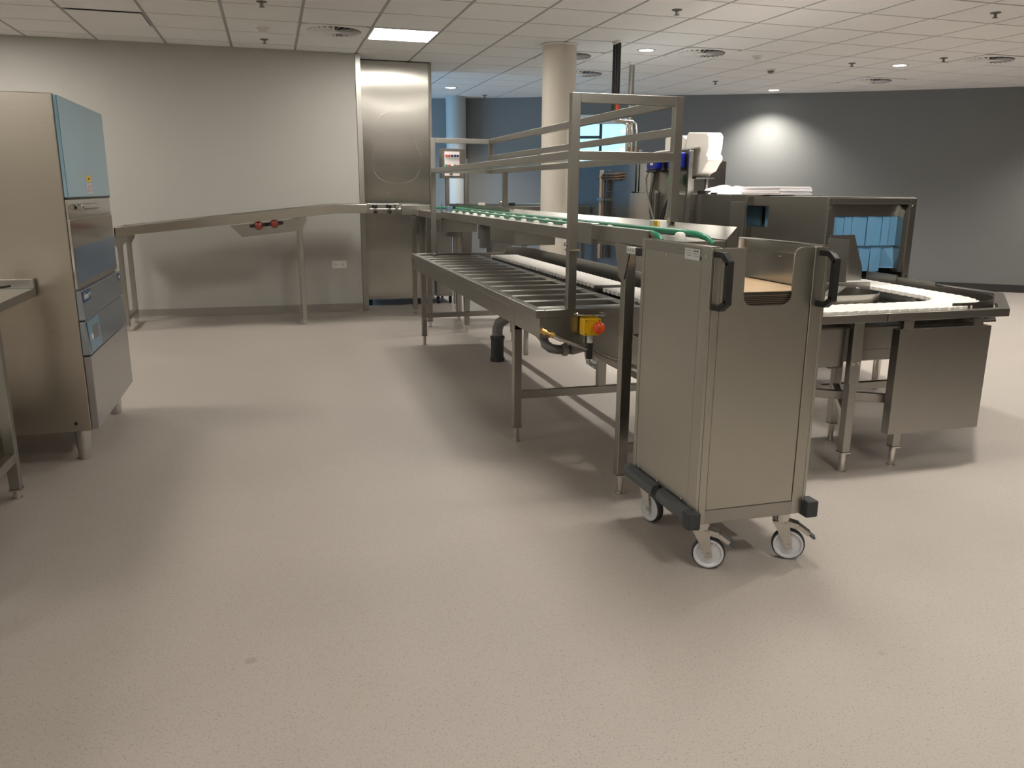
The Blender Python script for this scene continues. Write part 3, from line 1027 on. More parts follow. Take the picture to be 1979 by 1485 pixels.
t = thing('water_hose', 'thin steel-braided hose with brass valve slanting across the table front', 'hose', (1.4, 3.45, 0.45))
MB().tube([(1.245, 3.455, 0.625), (1.35, 3.44, 0.585), (1.50, 3.42, 0.525), (1.62, 3.40, 0.478), (1.68, 3.40, 0.462), (1.78, 3.42, 0.468), (1.9, 3.47, 0.52), (1.95, 3.50, 0.60)], 0.009, 8).build('hose', 'steel_polished', t)
v = MB().cyl((1.162, 3.475, 0.664), (1.182, 3.468, 0.655), 0.016, 10).cyl((1.182, 3.468, 0.655), (1.200, 3.464, 0.648), 0.010, 10).cyl((1.200, 3.464, 0.648), (1.218, 3.460, 0.640), 0.015, 6)
v.build('brass_valve', 'brass', t)
MB().cyl((1.218, 3.460, 0.640), (1.255, 3.454, 0.622), 0.013, 8).build('hose_nut', 'steel_polished', t)

# drain pipes
t = thing('drain_pipe', 'grey drain pipe with black boot under the sorting table', 'pipe', (1.6, 5.0, 0))
MB().lathe([(0.056, 0.0), (0.056, 0.03), (0.050, 0.035), (0.050, 0.17), (0.056, 0.175), (0.056, 0.195), (0.048, 0.20)], (1.62, 5.92, 0), 18).build('rubber_boot', 'rubber', t)
MB().tube([(1.62, 5.92, 0.19), (1.62, 5.92, 0.25), (1.63, 5.90, 0.30), (1.68, 5.85, 0.35), (1.70, 5.80, 0.36)], 0.042, 12).build('elbow', 'pipe_grey', t)
MB().tube([(1.70, 5.80, 0.36), (1.66, 5.2, 0.40), (1.56, 4.62, 0.405), (1.53, 4.50, 0.395), (1.53, 4.40, 0.390), (1.56, 4.36, 0.388), (1.66, 4.35, 0.385)], 0.028, 12).build('run_pipe', 'pipe_grey', t)
MB().tube([(1.64, 4.35, 0.385), (1.70, 4.34, 0.40), (1.745, 4.33, 0.415)], 0.031, 12).build('coupling', 'pipe_pale', t)
MB().lathe([(0.036, -.014), (0.038, 0), (0.036, .014)], (1.60, 4.355, 0.387), 14, 'x').build('pipe_clamp', 'pipe_pale', t)
MB().cyl((1.60, 4.355, 0.42), (1.60, 4.355, 0.60), 0.004, 6).build('hanger_rod', 'pipe_grey', t)
MB().tube([(1.745, 4.33, 0.46), (1.745, 4.33, 0.36), (1.755, 4.33, 0.315), (1.785, 4.33, 0.295), (1.815, 4.33, 0.315), (1.825, 4.33, 0.36), (1.825, 4.33, 0.44)], 0.030, 12).build('siphon', 'clear_tube', t)
MB().cyl((1.83, 5.85, 0.60), (1.83, 5.85, 0.05), 0.020, 10).build('riser_pipe', 'pipe_pale', t)

# ------------------------------------------------------------------ tray conveyor with green belts
t = thing('tray_conveyor', 'steel tray conveyor with two green belts ending at the trolley', 'conveyor', (1.6, 5.0, 0))
MB().box(1.392, 1.402, 3.675, 6.95, 1.058, 1.114).build('side_panel', 'steel_y', t, bevel=0.002)
MB().box(1.402, 1.770, 2.93, 8.0, 1.062, 1.098).build('deck', 'steel_y', t, bevel=0.002)
MB().box(1.402, 1.430, 3.675, 6.9, 1.098, 1.112).build('slide_rail', 'white_plastic', t)
MB().box(1.380, 1.420, 3.445, 3.675, 1.056, 1.150).build('joint_box', 'steel_v', t, bevel=0.003)
MB().box(1.384, 1.398, 2.885, 3.445, 1.080, 1.144).build('end_hood', 'steel_y', t, bevel=0.002)
MB().prism([(1.398, 1.144), (1.440, 1.100), (1.430, 1.096), (1.398, 1.130)], 'y', 2.885, 3.445).build('hood_lip', 'steel_y', t)
MB().prism([(1.755, 1.104), (1.760, 1.100), (1.806, 1.150), (1.801, 1.154)], 'y', 2.92, 3.50).build('side_flange', 'steel_y', t)
MB().prism([(1.755, 1.104), (1.760, 1.100), (1.806, 1.150), (1.801, 1.154)], 'y', 3.505, 6.1).build('side_flange', 'steel_y', t)
MB().prism([(1.765, 1.10), (1.790, 1.10), (1.790, 1.165), (1.765, 1.165)], 'y', 6.1, 8.0).build('side_flange', 'steel_sheet', t)
MB().prism([(1.76, 1.10), (1.804, 1.150), (1.804, 1.06), (1.76, 1.06)], 'y', 2.92, 2.928).build('flange_end', 'steel', t)
MB().box(1.770, 1.790, 2.93, 8.0, 1.03, 1.10).build('side_panel', 'steel_y', t, bevel=0.002)
MB().box(1.392, 1.402, 6.95, 7.98, 1.040, 1.10).build('side_panel', 'steel_y', t, bevel=0.002)
MB().tube([(1.475, 6.85, 1.112), (1.475, 6.80, 1.126), (1.475, 3.02, 1.126), (1.478, 2.97, 1.118), (1.48, 2.945, 1.10)], 0.0125, 10).build('green_belt', 'belt_green', t)
MB().tube([(1.655, 7.75, 1.112), (1.655, 7.70, 1.126), (1.655, 3.10, 1.126), (1.665, 3.0, 1.123), (1.685, 2.95, 1.110), (1.70, 2.93, 1.085)], 0.0125, 10).build('green_belt', 'belt_green', t)
MB().tube([(1.50, 7.85, 1.124), (1.95, 7.55, 1.124)], 0.010, 8).build('cross_belt', 'belt_green', t)
MB().tube([(1.56, 8.05, 1.124), (2.05, 7.75, 1.124)], 0.010, 8).build('cross_belt', 'belt_green', t)
for k in range(13):
    y = 3.70 + 0.245 * k
    MB().lathe([(0.020, 0.0), (0.020, 0.020), (0.015, 0.027), (0.004, 0.030)], (1.440, y, 1.098), 12).build('support_roller', 'belt_white', t)
    MB().lathe([(0.020, 0.0), (0.020, 0.020), (0.015, 0.027), (0.004, 0.030)], (1.620, y + .10, 1.098), 12).build('support_roller', 'belt_white', t)
MB().lathe([(0.022, 0.0), (0.022, 0.020), (0.016, 0.028), (0.004, 0.031)], (1.622, 3.06, 1.098), 14).build('support_roller', 'belt_white', t)
MB().lathe([(0.022, 0.0), (0.022, 0.020), (0.016, 0.028), (0.004, 0.031)], (1.445, 3.06, 1.098), 14).build('support_roller', 'belt_white', t)
MB().box(1.74, 1.80, 3.49, 3.60, 1.112, 1.160).build('sensor_block', 'white_plastic', t, bevel=0.004)
MB().box(1.735, 1.742, 3.50, 3.545, 1.112, 1.158).build('sensor_window', 'yellow', t, bevel=0.004)
# drive and stops at the far corner
MB().lathe([(0.032, 0), (0.032, 0.05), (0.028, 0.055)], (1.475, 6.98, 1.10), 16).build('drive_pulley', 'label_pale', t)
MB().lathe([(0.032, 0), (0.034, -0.02), (0.02, -0.04)], (1.43, 7.0, 1.075), 14, 'y').build('clamp_knob', 'black', t)
MB().box(1.56, 1.60, 7.3, 7.34, 1.10, 1.15).build('light_sensor', 'black', t)
MB().cyl((1.42, 7.05, 1.10), (1.42, 7.05, 1.175), 0.008, 8).build('stop_pin', 'steel_polished', t)
# legs
lg = sq_leg(t, 1.396, 3.063, 1.065, 0.046, 0.09)
MB().prism([(2.98, 1.080), (3.14, 1.080), (3.088, 0.94), (3.038, 0.94)], 'x', 1.365, 1.371).build('gusset', 'steel_v', lg)
lg = sq_leg(t, 1.745, 3.10, 1.065, 0.046, 0.09)
MB().box(1.42, 1.73, 3.05, 3.08, 0.185, 0.225).build('stretcher', 'steel_x', t, bevel=0.002)
for x, y in ((1.41, 7.62), (1.766, 7.93)):
    sq_leg(t, x, y, 1.065, 0.046, 0.06)
x, y = 1.70, 7.30
o = MB()
o.add([(x - .02, y - .02, .06), (x + .02, y - .02, .06), (x + .02, y + .02, .06), (x - .02, y + .02, .06), (x - .05, y - .04, 1.06), (x + .05, y - .04, 1.06), (x + .05, y + .04, 1.06), (x - .05, y + .04, 1.06)],
      [(0, 3, 2, 1), (4, 5, 6, 7), (0, 1, 5, 4), (1, 2, 6, 5), (2, 3, 7, 6), (3, 0, 4, 7)])
o = o.build('tapered_leg', 'steel_v', t, bevel=0.002)
MB().cyl((x, y, 0), (x, y, .062), .016, 12).build('foot', 'steel_polished', o)
# housings under the deck
MB().box(1.43, 1.73, 7.65, 7.66, 0.86, 1.06).build('drive_cover', 'steel', t)
MB().box(1.42, 1.75, 7.1, 7.6, 0.93, 1.06).build('motor_housing', 'steel', t, bevel=0.004)
MB().box(1.45, 1.72, 4.9, 5.5, 0.955, 1.06).build('motor_housing', 'steel', t, bevel=0.004)
MB().cyl((1.58, 6.1, 0.86), (1.58, 6.1, 1.06), 0.055, 16).build('gear_motor', 'pipe_grey', t)
cn = MB().box(1.345, 1.384, 2.895, 2.975, 1.052, 1.078).build('connector_block', 'sticker', t, bevel=0.002)
for y in (2.913, 2.935, 2.957):
    MB().cyl((1.346, y, 1.066), (1.343, y, 1.066), 0.005, 8).build('terminal_screw', 'steel_polished', cn)
MB().box(1.345, 1.384, 2.868, 2.896, 1.048, 1.08).build('connector_plug', 'black', t, bevel=0.004)

# second conveyor branch, seen behind the first
t = thing('return_conveyor', 'low steel conveyor branch between far rack post and cream column', 'conveyor', (2.5, 8.45, 0))
MB().box(1.86, 3.25, 8.20, 8.80, 1.07, 1.100).build('deck', 'steel_x', t, bevel=0.003)
MB().box(1.86, 3.25, 8.17, 8.20, 1.045, 1.135).build('side_panel', 'steel_x', t, bevel=0.003)
MB().box(1.86, 3.25, 8.80, 8.83, 1.045, 1.150).build('side_panel', 'steel_bluish', t, bevel=0.003)
MB().box(2.05, 2.60, 8.25, 8.27, 0.80, 1.07).build('drive_cover', 'steel', t)
MB().box(2.62, 2.86, 8.25, 8.75, 0.82, 1.07).build('drive_cover', 'steel', t)
MB().box(2.20, 2.42, 8.3, 8.5, 0.62, 0.82).build('gear_motor', 'pipe_grey', t, bevel=0.01)
for x in (2.27, 2.72):
    MB().tube([(x, 8.19, 1.13), (x, 8.19, 1.175), (x + .03, 8.19, 1.185), (x + .05, 8.19, 1.16)], 0.010, 8).build('guide_clip', 'steel_polished', t)
MB().box(2.36, 2.42, 8.165, 8.20, 1.14, 1.17).build('light_sensor', 'black', t)
MB().box(2.03, 2.10, 8.165, 8.20, 1.13, 1.17).build('reflector', 'white_plastic', t)
for x in (1.92, 2.54, 3.19):
    for y in (8.22, 8.78):
        sq_leg(t, x, y, 1.07, 0.045, 0.06)
MB().box(1.92, 3.19, 8.21, 8.24, 0.22, 0.26).build('stretcher', 'steel_x', t)

# ------------------------------------------------------------------ tray rack
t = thing('tray_rack', 'open steel tube rack standing over the tray conveyor', 'rack', (1.55, 5.1, 0))
Xa, Xb, Yf, Yr = 1.302, 1.800, 3.482, 6.80
W = 0.040
MB().box(Xa - W / 2, Xa + W / 2, Yf - W / 2, Yf + W / 2, 0.76, 1.708).build('front_post', 'steel_v', t, bevel=0.002)
MB().box(Xb - W / 2, Xb + W / 2, Yf - W / 2, Yf + W / 2, 1.155, 1.708).build('front_post', 'steel_v', t, bevel=0.002)
MB().box(Xa - W / 2, Xa + W / 2, Yr - W / 2, Yr + W / 2, 0.76, 1.708).build('rear_post', 'steel_v', t, bevel=0.002)
MB().box(Xb - .018, Xb + .018, 6.36 - .018, 6.36 + .018, 1.15, 1.448).build('rear_post', 'steel_v', t, bevel=0.002)
MB().box(Xb - .018, Xb + .018, Yr - .018, Yr + .018, 1.465, 1.672).build('short_post', 'steel_v', t, bevel=0.002)
MB().box(Xa + W / 2, Xb - W / 2, Yf - W / 2, Yf + W / 2, 1.668, 1.708).build('top_front_bar', 'steel_x', t, bevel=0.002)
MB().box(Xa + W / 2, Xb - W / 2, Yr - W / 2, Yr + W / 2, 1.668, 1.708).build('top_rear_bar', 'steel_x', t, bevel=0.002)
MB().box(Xb - W / 2, Xb + W / 2, Yf + W / 2, Yr + W / 2, 1.668, 1.708).build('top_rail', 'steel_y', t, bevel=0.002)
MB().box(Xb - .015, Xb + .015, Yf + W / 2, Yr - .018, 1.540, 1.575).build('middle_rail', 'steel_y', t, bevel=0.002)
MB().box(Xa - W / 2, Xa + W / 2, Yf + W / 2, Yr - W / 2, 1.428, 1.464).build('lower_rail', 'steel_y', t, bevel=0.002)
MB().box(Xb - W / 2, Xb + W / 2, Yf + W / 2, Yr + W / 2, 1.428, 1.464).build('lower_rail', 'steel_y', t, bevel=0.002)
MB().box(Xa + W / 2, Xb - W / 2, Yf - W / 2, Yf + W / 2, 1.426, 1.464).build('lower_front_bar', 'steel_x', t, bevel=0.002)
MB().box(Xa + W / 2, Xb - W / 2, Yr - W / 2, Yr + W / 2, 1.428, 1.464).build('lower_rear_bar', 'steel_x', t, bevel=0.002)
MB().box(Xa + W / 2, Xa + .055, Yf + W / 2, Yr - W / 2, 1.428, 1.434).build('support_ledge', 'steel_y', t)
MB().box(Xa - .026, Xa + .026, Yf - .045, Yf + .022, 1.028, 1.034).build('bracket', 'steel_polished', t)
for p in ((Xa - .023, Yf, 1.055), (Xa - .023, Yf, 0.80)):
    MB().cyl((p[0] + .003, p[1], p[2]), (p[0] - .012, p[1], p[2]), 0.009, 8).build('bolt', 'steel_polished', t)
MB().lathe([(0.022, 0), (0.022, .012), (.012, .02)], (Xa, Yr - .05, ZT), 10).build('bolt', 'steel_polished', t)

# ------------------------------------------------------------------ push-button box
t = thing('control_box', 'steel push-button control box on two posts beside the shaft', 'control panel', (1.78, 8.08, 1.10))
MB().box(1.64, 1.875, 8.08, 8.22, 1.408, 1.690).build('housing', 'steel', t, bevel=0.004)
MB().box(1.877, 1.884, 8.10, 8.21, 1.415, 1.685).build('hinge_strip', 'steel_v', t)
pl = MB().box(1.665, 1.815, 8.074, 8.081, 1.430, 1.662).build('button_plate', 'paper', t)
for r_, z in enumerate((1.622, 1.528)):
    for k in range(5):
        x = 1.683 + k * 0.0285
        m = [['red', 'red', 'navy', 'navy', 'navy'], ['green_plastic', 'red', 'white_plastic', 'black', 'red']][r_][k]
        MB().lathe([(0.012, 0.0), (0.012, -0.014), (0.008, -0.018)], (x, 8.074, z), 12, 'y').build('push_button', m, pl)
MB().lathe([(0.016, 0.0), (0.016, -0.016), (0.010, -0.02)], (1.728, 8.074, 1.452), 12, 'y').build('key_switch', 'brass', pl)
for z in (1.43, 1.672):
    MB().cyl((1.845, 8.08, z), (1.845, 8.070, z), 0.010, 10).build('lock', 'steel_polished', t)
for x in (1.705, 1.895):
    MB().box(x - .018, x + .018, 8.13, 8.17, 1.10, 1.41 if x < 1.8 else 1.60).build('post', 'steel_v', t, bevel=0.002)

# ------------------------------------------------------------------ tray dispenser trolley
LX, RX, FY, BY, TZ, BZ = 1.330, 1.768, 2.292, 2.802, 1.120, 0.175
t = thing('tray_trolley', 'steel tray dispenser trolley with notched front and black handles', 'trolley', ((LX + RX) / 2, (FY + BY) / 2, 0))
side = MB().box(LX + .003, LX + .010, FY + .066, BY - .024, BZ + .01, TZ - .035).build('side_panel', 'steel_satin', t)
MB().box(RX - .010, RX - .003, FY + .05, BY - .024, BZ + .01, TZ - .035).build('side_panel', 'steel_satin', t)
# corner posts, folded sheet
for xs, sgn in ((LX, 1), (RX, -1)):
    fw = 0.040 if sgn > 0 else 0.055
    p = MB()
    p.box(xs, xs + sgn * .012, FY, FY + .062, BZ, TZ - .002)
    p.box(xs + sgn * .012, xs + sgn * fw, FY, FY + .012, BZ, TZ - .002)
    p.build('front_post', 'steel_satin', t, bevel=0.003)
    MB().box(xs, xs + sgn * .016, BY - .022, BY, BZ, TZ - .002).build('rear_post', 'steel_satin', t, bevel=0.003)
    MB().box(xs, xs + sgn * .012, FY + .062, BY - .022, TZ - .036, TZ - .002).build('top_rail', 'steel_y', t, bevel=0.002)
    MB().box(xs, xs + sgn * .028, FY, BY, TZ - .002, TZ + .002).build('top_lip', 'steel_polished', t)
    screws(t, [(xs, FY + .03 if k == 0 else BY - .035, TZ - .030) for k in range(2)] + [(xs + sgn * .003, y, TZ - .044) for y in (FY + .12, FY + .31)], (-sgn, 0, 0), 0.0055)
# front panel with the notch
PX0, PX1, PZ0 = LX + .042, RX - .057, BZ + .052
NX0, NX1, NZ = 1.458, 1.640, 0.928
poly = [(PX0, PZ0), (PX1, PZ0), (PX1, TZ - .003)]
poly += [(NX1 + .028 + .028 * math.cos(R(a_)), TZ - .031 + .028 * math.sin(R(a_))) for a_ in (90, 120, 150, 180)]
poly += [(NX1 - .035 + .035 * math.cos(R(a_)), NZ + .035 + .035 * math.sin(R(a_))) for a_ in (0, -30, -60, -90)]
poly += [(NX0 + .035 + .035 * math.cos(R(a_)), NZ + .035 + .035 * math.sin(R(a_))) for a_ in (-90, -120, -150, -180)]
poly += [(NX0, TZ - .003), (PX0, TZ - .003)]
MB().prism(poly, 'y', FY + .004, FY + .010).build('front_panel', 'steel_satin', t)
MB().box(LX + .012, RX - .012, FY + .001, FY + .014, BZ, BZ + .050).build('bottom_rail', 'steel_x', t, bevel=0.002)
MB().box(LX + .012, RX - .012, BY - .014, BY, BZ, BZ + .05).build('bottom_rail', 'steel_x', t, bevel=0.002)
MB().box(LX + .012, RX - .012, FY + .014, BY - .014, BZ + .004, BZ + .012).build('base_plate', 'steel_x', t)
MB().box(LX + .012, LX + .0135, FY + .02, BY - .02, 0.80, TZ - .04).build('inner_liner', 'steel', t)
MB().box(RX - .0135, RX - .012, FY + .02, BY - .02, 0.80, TZ - .04).build('inner_liner', 'steel', t)
MB().box(RX - .030, RX - .014, BY - .018, BY - .003, TZ - .045, TZ - .004).build('rear_catch', 'white_plastic', t)
MB().cyl((RX - .0135, 2.55, TZ - .05), (RX - .019, 2.55, TZ - .05), 0.006, 10).build('screw', 'steel_polished', t)
plat = MB().box(LX + .016, RX - .016, FY + .014, BY - .02, 0.905, 0.917).build('spring_platform', 'steel_y', t)
# rating plate
rp = MB().box(LX - .0008, LX, FY + .075, FY + .175, TZ - .048, TZ - .012).build('rating_plate', 'sticker', t)
for y0, y1, z0, z1 in ((.082, .098, -.022, -.016), (.101, .117, -.022, -.016), (.084, .118, -.029, -.027), (.084, .112, -.036, -.034), (.130, .168, -.020, -.018), (.130, .168, -.028, -.026), (.130, .160, -.036, -.034)):
    MB().box(LX - .0012, LX - .0008, FY + y0, FY + y1, TZ + z0, TZ + z1).build('printed_line', 'pipe_grey', rp)
# handles
for x in (LX + .020, RX - .028):
    zt, zb, o_ = TZ - .022, TZ - .190, 0.062
    mb = MB()
    pts = [(x, FY + .004, zt), (x + .004, FY - o_ * .6, zt), (x + .008, FY - o_, zt - .020), (x + .008, FY - o_, zb + .020), (x + .004, FY - o_ * .6, zb), (x, FY + .004, zb)]
    for i in range(len(pts) - 1):
        mb.bar(pts[i], pts[i + 1], 0.022, 0.018)
    for p in pts[1:-1]:
        mb.cyl((p[0] - .011, p[1], p[2]), (p[0] + .011, p[1], p[2]), 0.0095, 12)
    mb.build('handle', 'black', t)
# bumpers
def bumper(x, y0, y1, sgn):
    b_ = MB()
    prof_ = [(x, .170), (x - sgn * .018, .172), (x - sgn * .030, .185), (x - sgn * .032, .200), (x - sgn * .028, .216), (x - sgn * .014, .226), (x, .226)]
    b_.prism(prof_, 'y', y0, y1)
    b_.build('bumper', 'bumper', t)
bumper(LX, FY - .012, FY + .235, 1)
bumper(LX, BY - .235, BY + .02, 1)
bumper(RX, FY - .022, FY + .235, -1)
bumper(RX, BY - .235, BY + .02, -1)
MB().box(LX - .034, LX + .012, FY - .022, FY + .030, .166, .228).build('bumper_cap', 'rubber', t, bevel=0.006)
MB().box(RX - .012, RX + .036, FY - .030, FY + .030, .166, .228).build('bumper_cap', 'rubber', t, bevel=0.006)
MB().box(LX - .010, LX, FY + .235, BY - .235, .178, .214).build('bumper_bracket', 'steel_y', t)
screws(t, [(LX, y, .236) for y in (FY + .10, FY + .29, FY + .45)], (-1, 0, 0), 0.005)


def caster(wheel, ang, brake):
    """swivel caster: stem (x,y) under the base plate, wheel centre (x,y), axle direction angle"""
    r = 0.058
    ax = Vector((math.cos(ang), math.sin(ang), 0))
    fw = Vector((-ax.y, ax.x, 0))
    c = Vector((*wheel, r))
    stem = (c.x - fw.x * 0.030, c.y - fw.y * 0.030)
    ca = MB()
    ca.cyl((stem[0], stem[1], 0.150), (stem[0], stem[1], BZ + .001), 0.030, 16)
    ca.cyl((stem[0], stem[1], 0.140), (stem[0], stem[1], 0.152), 0.024, 16)
    o = ca.build('caster', 'steel_polished', t)
    st = Vector((*stem, 0.140))
    f = MB()
    for s_ in (-1, 1):
        off = ax * (0.0215 * s_)
        a1 = st + off + fw * 0.028
        a2 = st + off - fw * 0.028
        b1 = c + off + fw * 0.012
        b2 = c + off - fw * 0.012
        b3 = b1 - Vector((0, 0, .012))
        b4 = b2 - Vector((0, 0, .012))
        th = ax * (0.0015)
        quad = [a1, a2, b2, b4, b3, b1]
        vs = [q - th for q in quad] + [q + th for q in quad]
        n = 6
        f.add(vs, [tuple(range(n)), tuple(range(2 * n - 1, n - 1, -1))] + [(i, (i + 1) % n, n + (i + 1) % n, n + i) for i in range(n)])
    f.obox(st + Vector((0, 0, .002)), 0.023, 0.030, 0.003, Matrix((ax, fw, Vector((0, 0, 1)))).transposed())
    f.build('fork', 'steel_polished', o)
    tz = MB()
    # tyre and hub turned around the axle
    def ring(prof, nm, m, caps):
        q = MB()
        n = 28
        vs = []
        for rr, hh in prof:
            for k in range(n):
                an = 2 * PI * k / n
                vs.append(c + ax * hh + fw * (rr * math.cos(an)) + Vector((0, 0, rr * math.sin(an))))
        fs = []
        for i in range(len(prof) - 1):
            for k in range(n):
                fs.append((i * n + k, i * n + (k + 1) % n, (i + 1) * n + (k + 1) % n, (i + 1) * n + k))
        if caps: fs += [tuple(range(n - 1, -1, -1)), tuple(range((len(prof) - 1) * n, len(prof) * n))]
        q.add(vs, fs)
        q.build(nm, m, o)
    ring([(.052, -.014), (.0565, -.012), (.058, -.006), (.058, .006), (.0565, .012), (.052, .014)], 'tyre', 'rubber', False)
    ring([(.010, -.014), (.016, -.012), (.041, -.009), (.046, -.0165), (.052, -.0165), (.052, .0165), (.046, .0165), (.041, .009), (.016, .012), (.010, .014)], 'wheel_hub', 'wheel_grey', True)
    MB().cyl(c - ax * .026, c + ax * .026, .0065, 10).build('axle', 'steel_polished', o)
    if brake:
        p0 = st + fw * 0.01 + Vector((0, 0, .002))
        p1 = st + fw * 0.060 + Vector((0, 0, -.010))
        p2 = st + fw * 0.098 + Vector((0, 0, -.036))
        MB().bar(p0, p1, 0.040, 0.020).bar(p1, p2, 0.036, 0.014).build('brake_pedal', 'steel_polished', o)
        MB().bar(p2, p2 + (p2 - p1) * 0.55, 0.032, 0.009).build('pedal_tip', 'bumper', o, bevel=0.003)


caster((1.405, 2.315), R(-118), True)
caster((1.722, 2.305), R(-122), True)
caster((1.395, 2.745), R(-165), False)
caster((1.712, 2.745), R(-140), False)

# stack of serving trays in the trolley
tr0 = None
NT = 9
TRL = ['%s serving tray from the top in the trolley stack' % q for q in ('ninth and lowest', 'eighth', 'seventh', 'sixth', 'fifth', 'fourth', 'third', 'second')] + ['light wood-grain serving tray lying on top of the stack in the trolley']
for k in range(NT):
    z = 0.917 + k * 0.0062
    cx, cy = (LX + RX) / 2, (FY + BY) / 2 - .002
    hw, hd, rr = 0.198, 0.230, 0.03
    if tr0 is None:
        pl_ = []
        for qx, qy, a0 in ((1, 1, 0), (-1, 1, 90), (-1, -1, 180), (1, -1, 270)):
            for a_ in (0, 30, 60, 90):
                pl_.append((cx + qx * (hw - rr) + rr * math.cos(R(a0 + a_)), cy + qy * (hd - rr) + rr * math.sin(R(a0 + a_))))
        t2 = thing('serving_tray', 'dark-edged serving tray inside the stack in the trolley', 'tray', (cx, cy, z), 'trays stacked in the trolley')
        MB().prism(pl_, 'z', z, z + .0036).build('rim', 'black', t2)
        MB().prism([(cx + (u - cx) * .985, cy + (v - cy) * .985) for u, v in pl_], 'z', z + .0036, z + .0056).build('wood_face', 'wood', t2)
        tr0 = t2
    else:
        d = dup(tr0, (cx + random.uniform(-.001, .001), cy + random.uniform(-.001, .001), z))
        d['label'] = TRL[k]
tr0['label'] = TRL[0]

# ------------------------------------------------------------------ curved transfer table on the right
t = thing('curve_table', 'steel curved transfer table with white chain belt feeding the dishwasher', 'table', (2.9, 3.5, 0))
outer = [(1.985, 3.0), (2.66, 3.0), (3.36, 3.0), (3.86, 3.5), (3.86, 4.28)]
MB().wall(outer[:2] + [(2.657, 3.0)][:0], 0.05, 0.722, ZT).build('front_rim', 'steel_x', t, bevel=0.003)
MB().wall([(2.664, 3.0), (3.36, 3.0), (3.86, 3.5), (3.86, 4.28)], 0.05, 0.722, ZT).build('curve_rim', 'steel_x', t, bevel=0.003)
MB().prism([(2.0, 3.05), (3.34, 3.05), (3.81, 3.52), (3.81, 4.28), (3.24, 4.28), (3.24, 3.82), (2.0, 3.82)], 'z', 0.690, 0.696).build('basin_floor', 'steel_dark', t)
o = chain([(1.83, 4.12)] + [(1.83, 3.46)] + arc(2.16, 3.46, 0.33, 180, 270, 18)[1:] + [(3.03, 3.135)] + arc(3.03, 3.455, 0.32, 270, 360, 18)[1:] + [(3.41, 4.3), (3.41, 4.58)], 0.21, 0.772, 0.028).build('chain_belt', 'belt_white', t, smooth=False)
o['kind'] = 'stuff'
MB().wall(arc(3.14, 3.51, 0.455, -98, 28, 28), 0.004, 0.696, 0.786).build('curved_guard', 'steel_dark', t)
MB().box(3.60, 3.612, 3.725, 4.28, 0.696, 0.80).build('straight_guard', 'steel_y', t)
MB().box(3.59, 3.60, 4.02, 4.28, 0.696, 0.812).build('straight_guard', 'steel_y', t)
ib = [(2.10, 3.84)] + [(2.10, 3.29), (2.72, 3.29)] + arc(2.78, 3.46, 0.165, -90, 60, 12) + [(2.76, 3.84)]
MB().wall(ib, 0.004, 0.696, 0.806).build('inner_guard', 'steel_sheet', t)
MB().prism([(2.52, 3.30), (2.60, 3.30), (2.92, 3.62), (2.86, 3.66)], 'z', 0.800, 0.806).build('brace_plate', 'steel_x', t)
MB().prism([(2.93, 0.696), (3.05, 0.696), (3.02, 0.79), (2.99, 0.80), (2.97, 0.785)], 'y', 3.62, 3.625).build('lifting_lug', 'sticker', t)
MB().wall(arc(3.03, 3.455, 0.205, -90, 0, 14), 0.006, 0.696, 0.752).build('inner_slide', 'black', t)
# splash plate beside the dishwasher entrance
MB().prism([(3.185, 1.045), (3.355, 1.048), (3.435, 0.845), (3.435, 0.696), (3.185, 0.696)], 'y', 4.135, 4.141).build('splash_plate', 'steel_v', t)
MB().box(3.175, 3.182, 3.95, 4.141, 0.696, 1.03).build('splash_return', 'steel_v', t)
MB().box(2.3, 3.24, 3.82, 3.85, 0.690, 0.80).build('rear_guard', 'steel_x', t)
# tanks and chassis
MB().box(2.0, 2.485, 3.055, 3.60, 0.512, 0.690).build('left_tank', 'steel_x', t, bevel=0.003)
MB().prism([(2.56, 3.42), (3.10, 3.42), (3.385, 3.16), (3.40, 3.9), (2.56, 3.9)], 'z', 0.50, 0.690).build('curve_tank', 'steel_v', t, bevel=0.003)
MB().box(2.0, 3.385, 3.43, 3.47, 0.44, 0.50).build('cross_beam', 'steel_x', t, bevel=0.003)
MB().box(2.30, 2.44, 3.3, 3.5, 0.36, 0.50).build('drain_box', 'black', t, bevel=0.004)
MB().box(2.52, 2.60, 3.19, 3.23, 0.47, 0.73).build('cable_duct', 'pipe_grey', t, bevel=0.003)
for z in (0.52, 0.58, 0.64, 0.70):
    MB().cyl((2.56, 3.19, z), (2.56, 3.183, z), 0.008, 8).build('duct_bolt', 'steel_polished', t)
lg = sq_leg(t, 2.533, 3.045, 0.722, 0.042, 0.10)
MB().box(2.497, 2.552, 3.013, 3.020, 0.435, 0.735).build('leg_plate', 'steel_v', lg, bevel=0.002)
for x in (2.508, 2.541):
    MB().cyl((x, 3.013, 0.53), (x, 3.008, 0.53), 0.008, 10).build('bolt', 'steel_polished', lg)
sq_leg(t, 2.828, 3.058, 0.735, 0.042, 0.10)
sq_leg(t, 2.80, 3.48, 0.735, 0.042, 0.10)
sq_leg(t, 3.70, 3.60, 0.735, 0.042, 0.10)
MB().bar((2.533, 3.05, 0.265), (2.80, 3.48, 0.30), 0.035, 0.040).build('stretcher', 'steel_x', t, bevel=0.002)
MB().bar((2.828, 3.07, 0.33), (2.05, 3.62, 0.33), 0.035, 0.040).build('stretcher', 'steel_x', t, bevel=0.002)
MB().box(2.36, 2.46, 3.35, 3.45, 0.10, 0.48).build('standpipe', 'steel_v', t, bevel=0.003)
MB().box(2.80, 3.72, 3.585, 3.615, 0.24, 0.28).build('stretcher', 'steel_x', t, bevel=0.002)

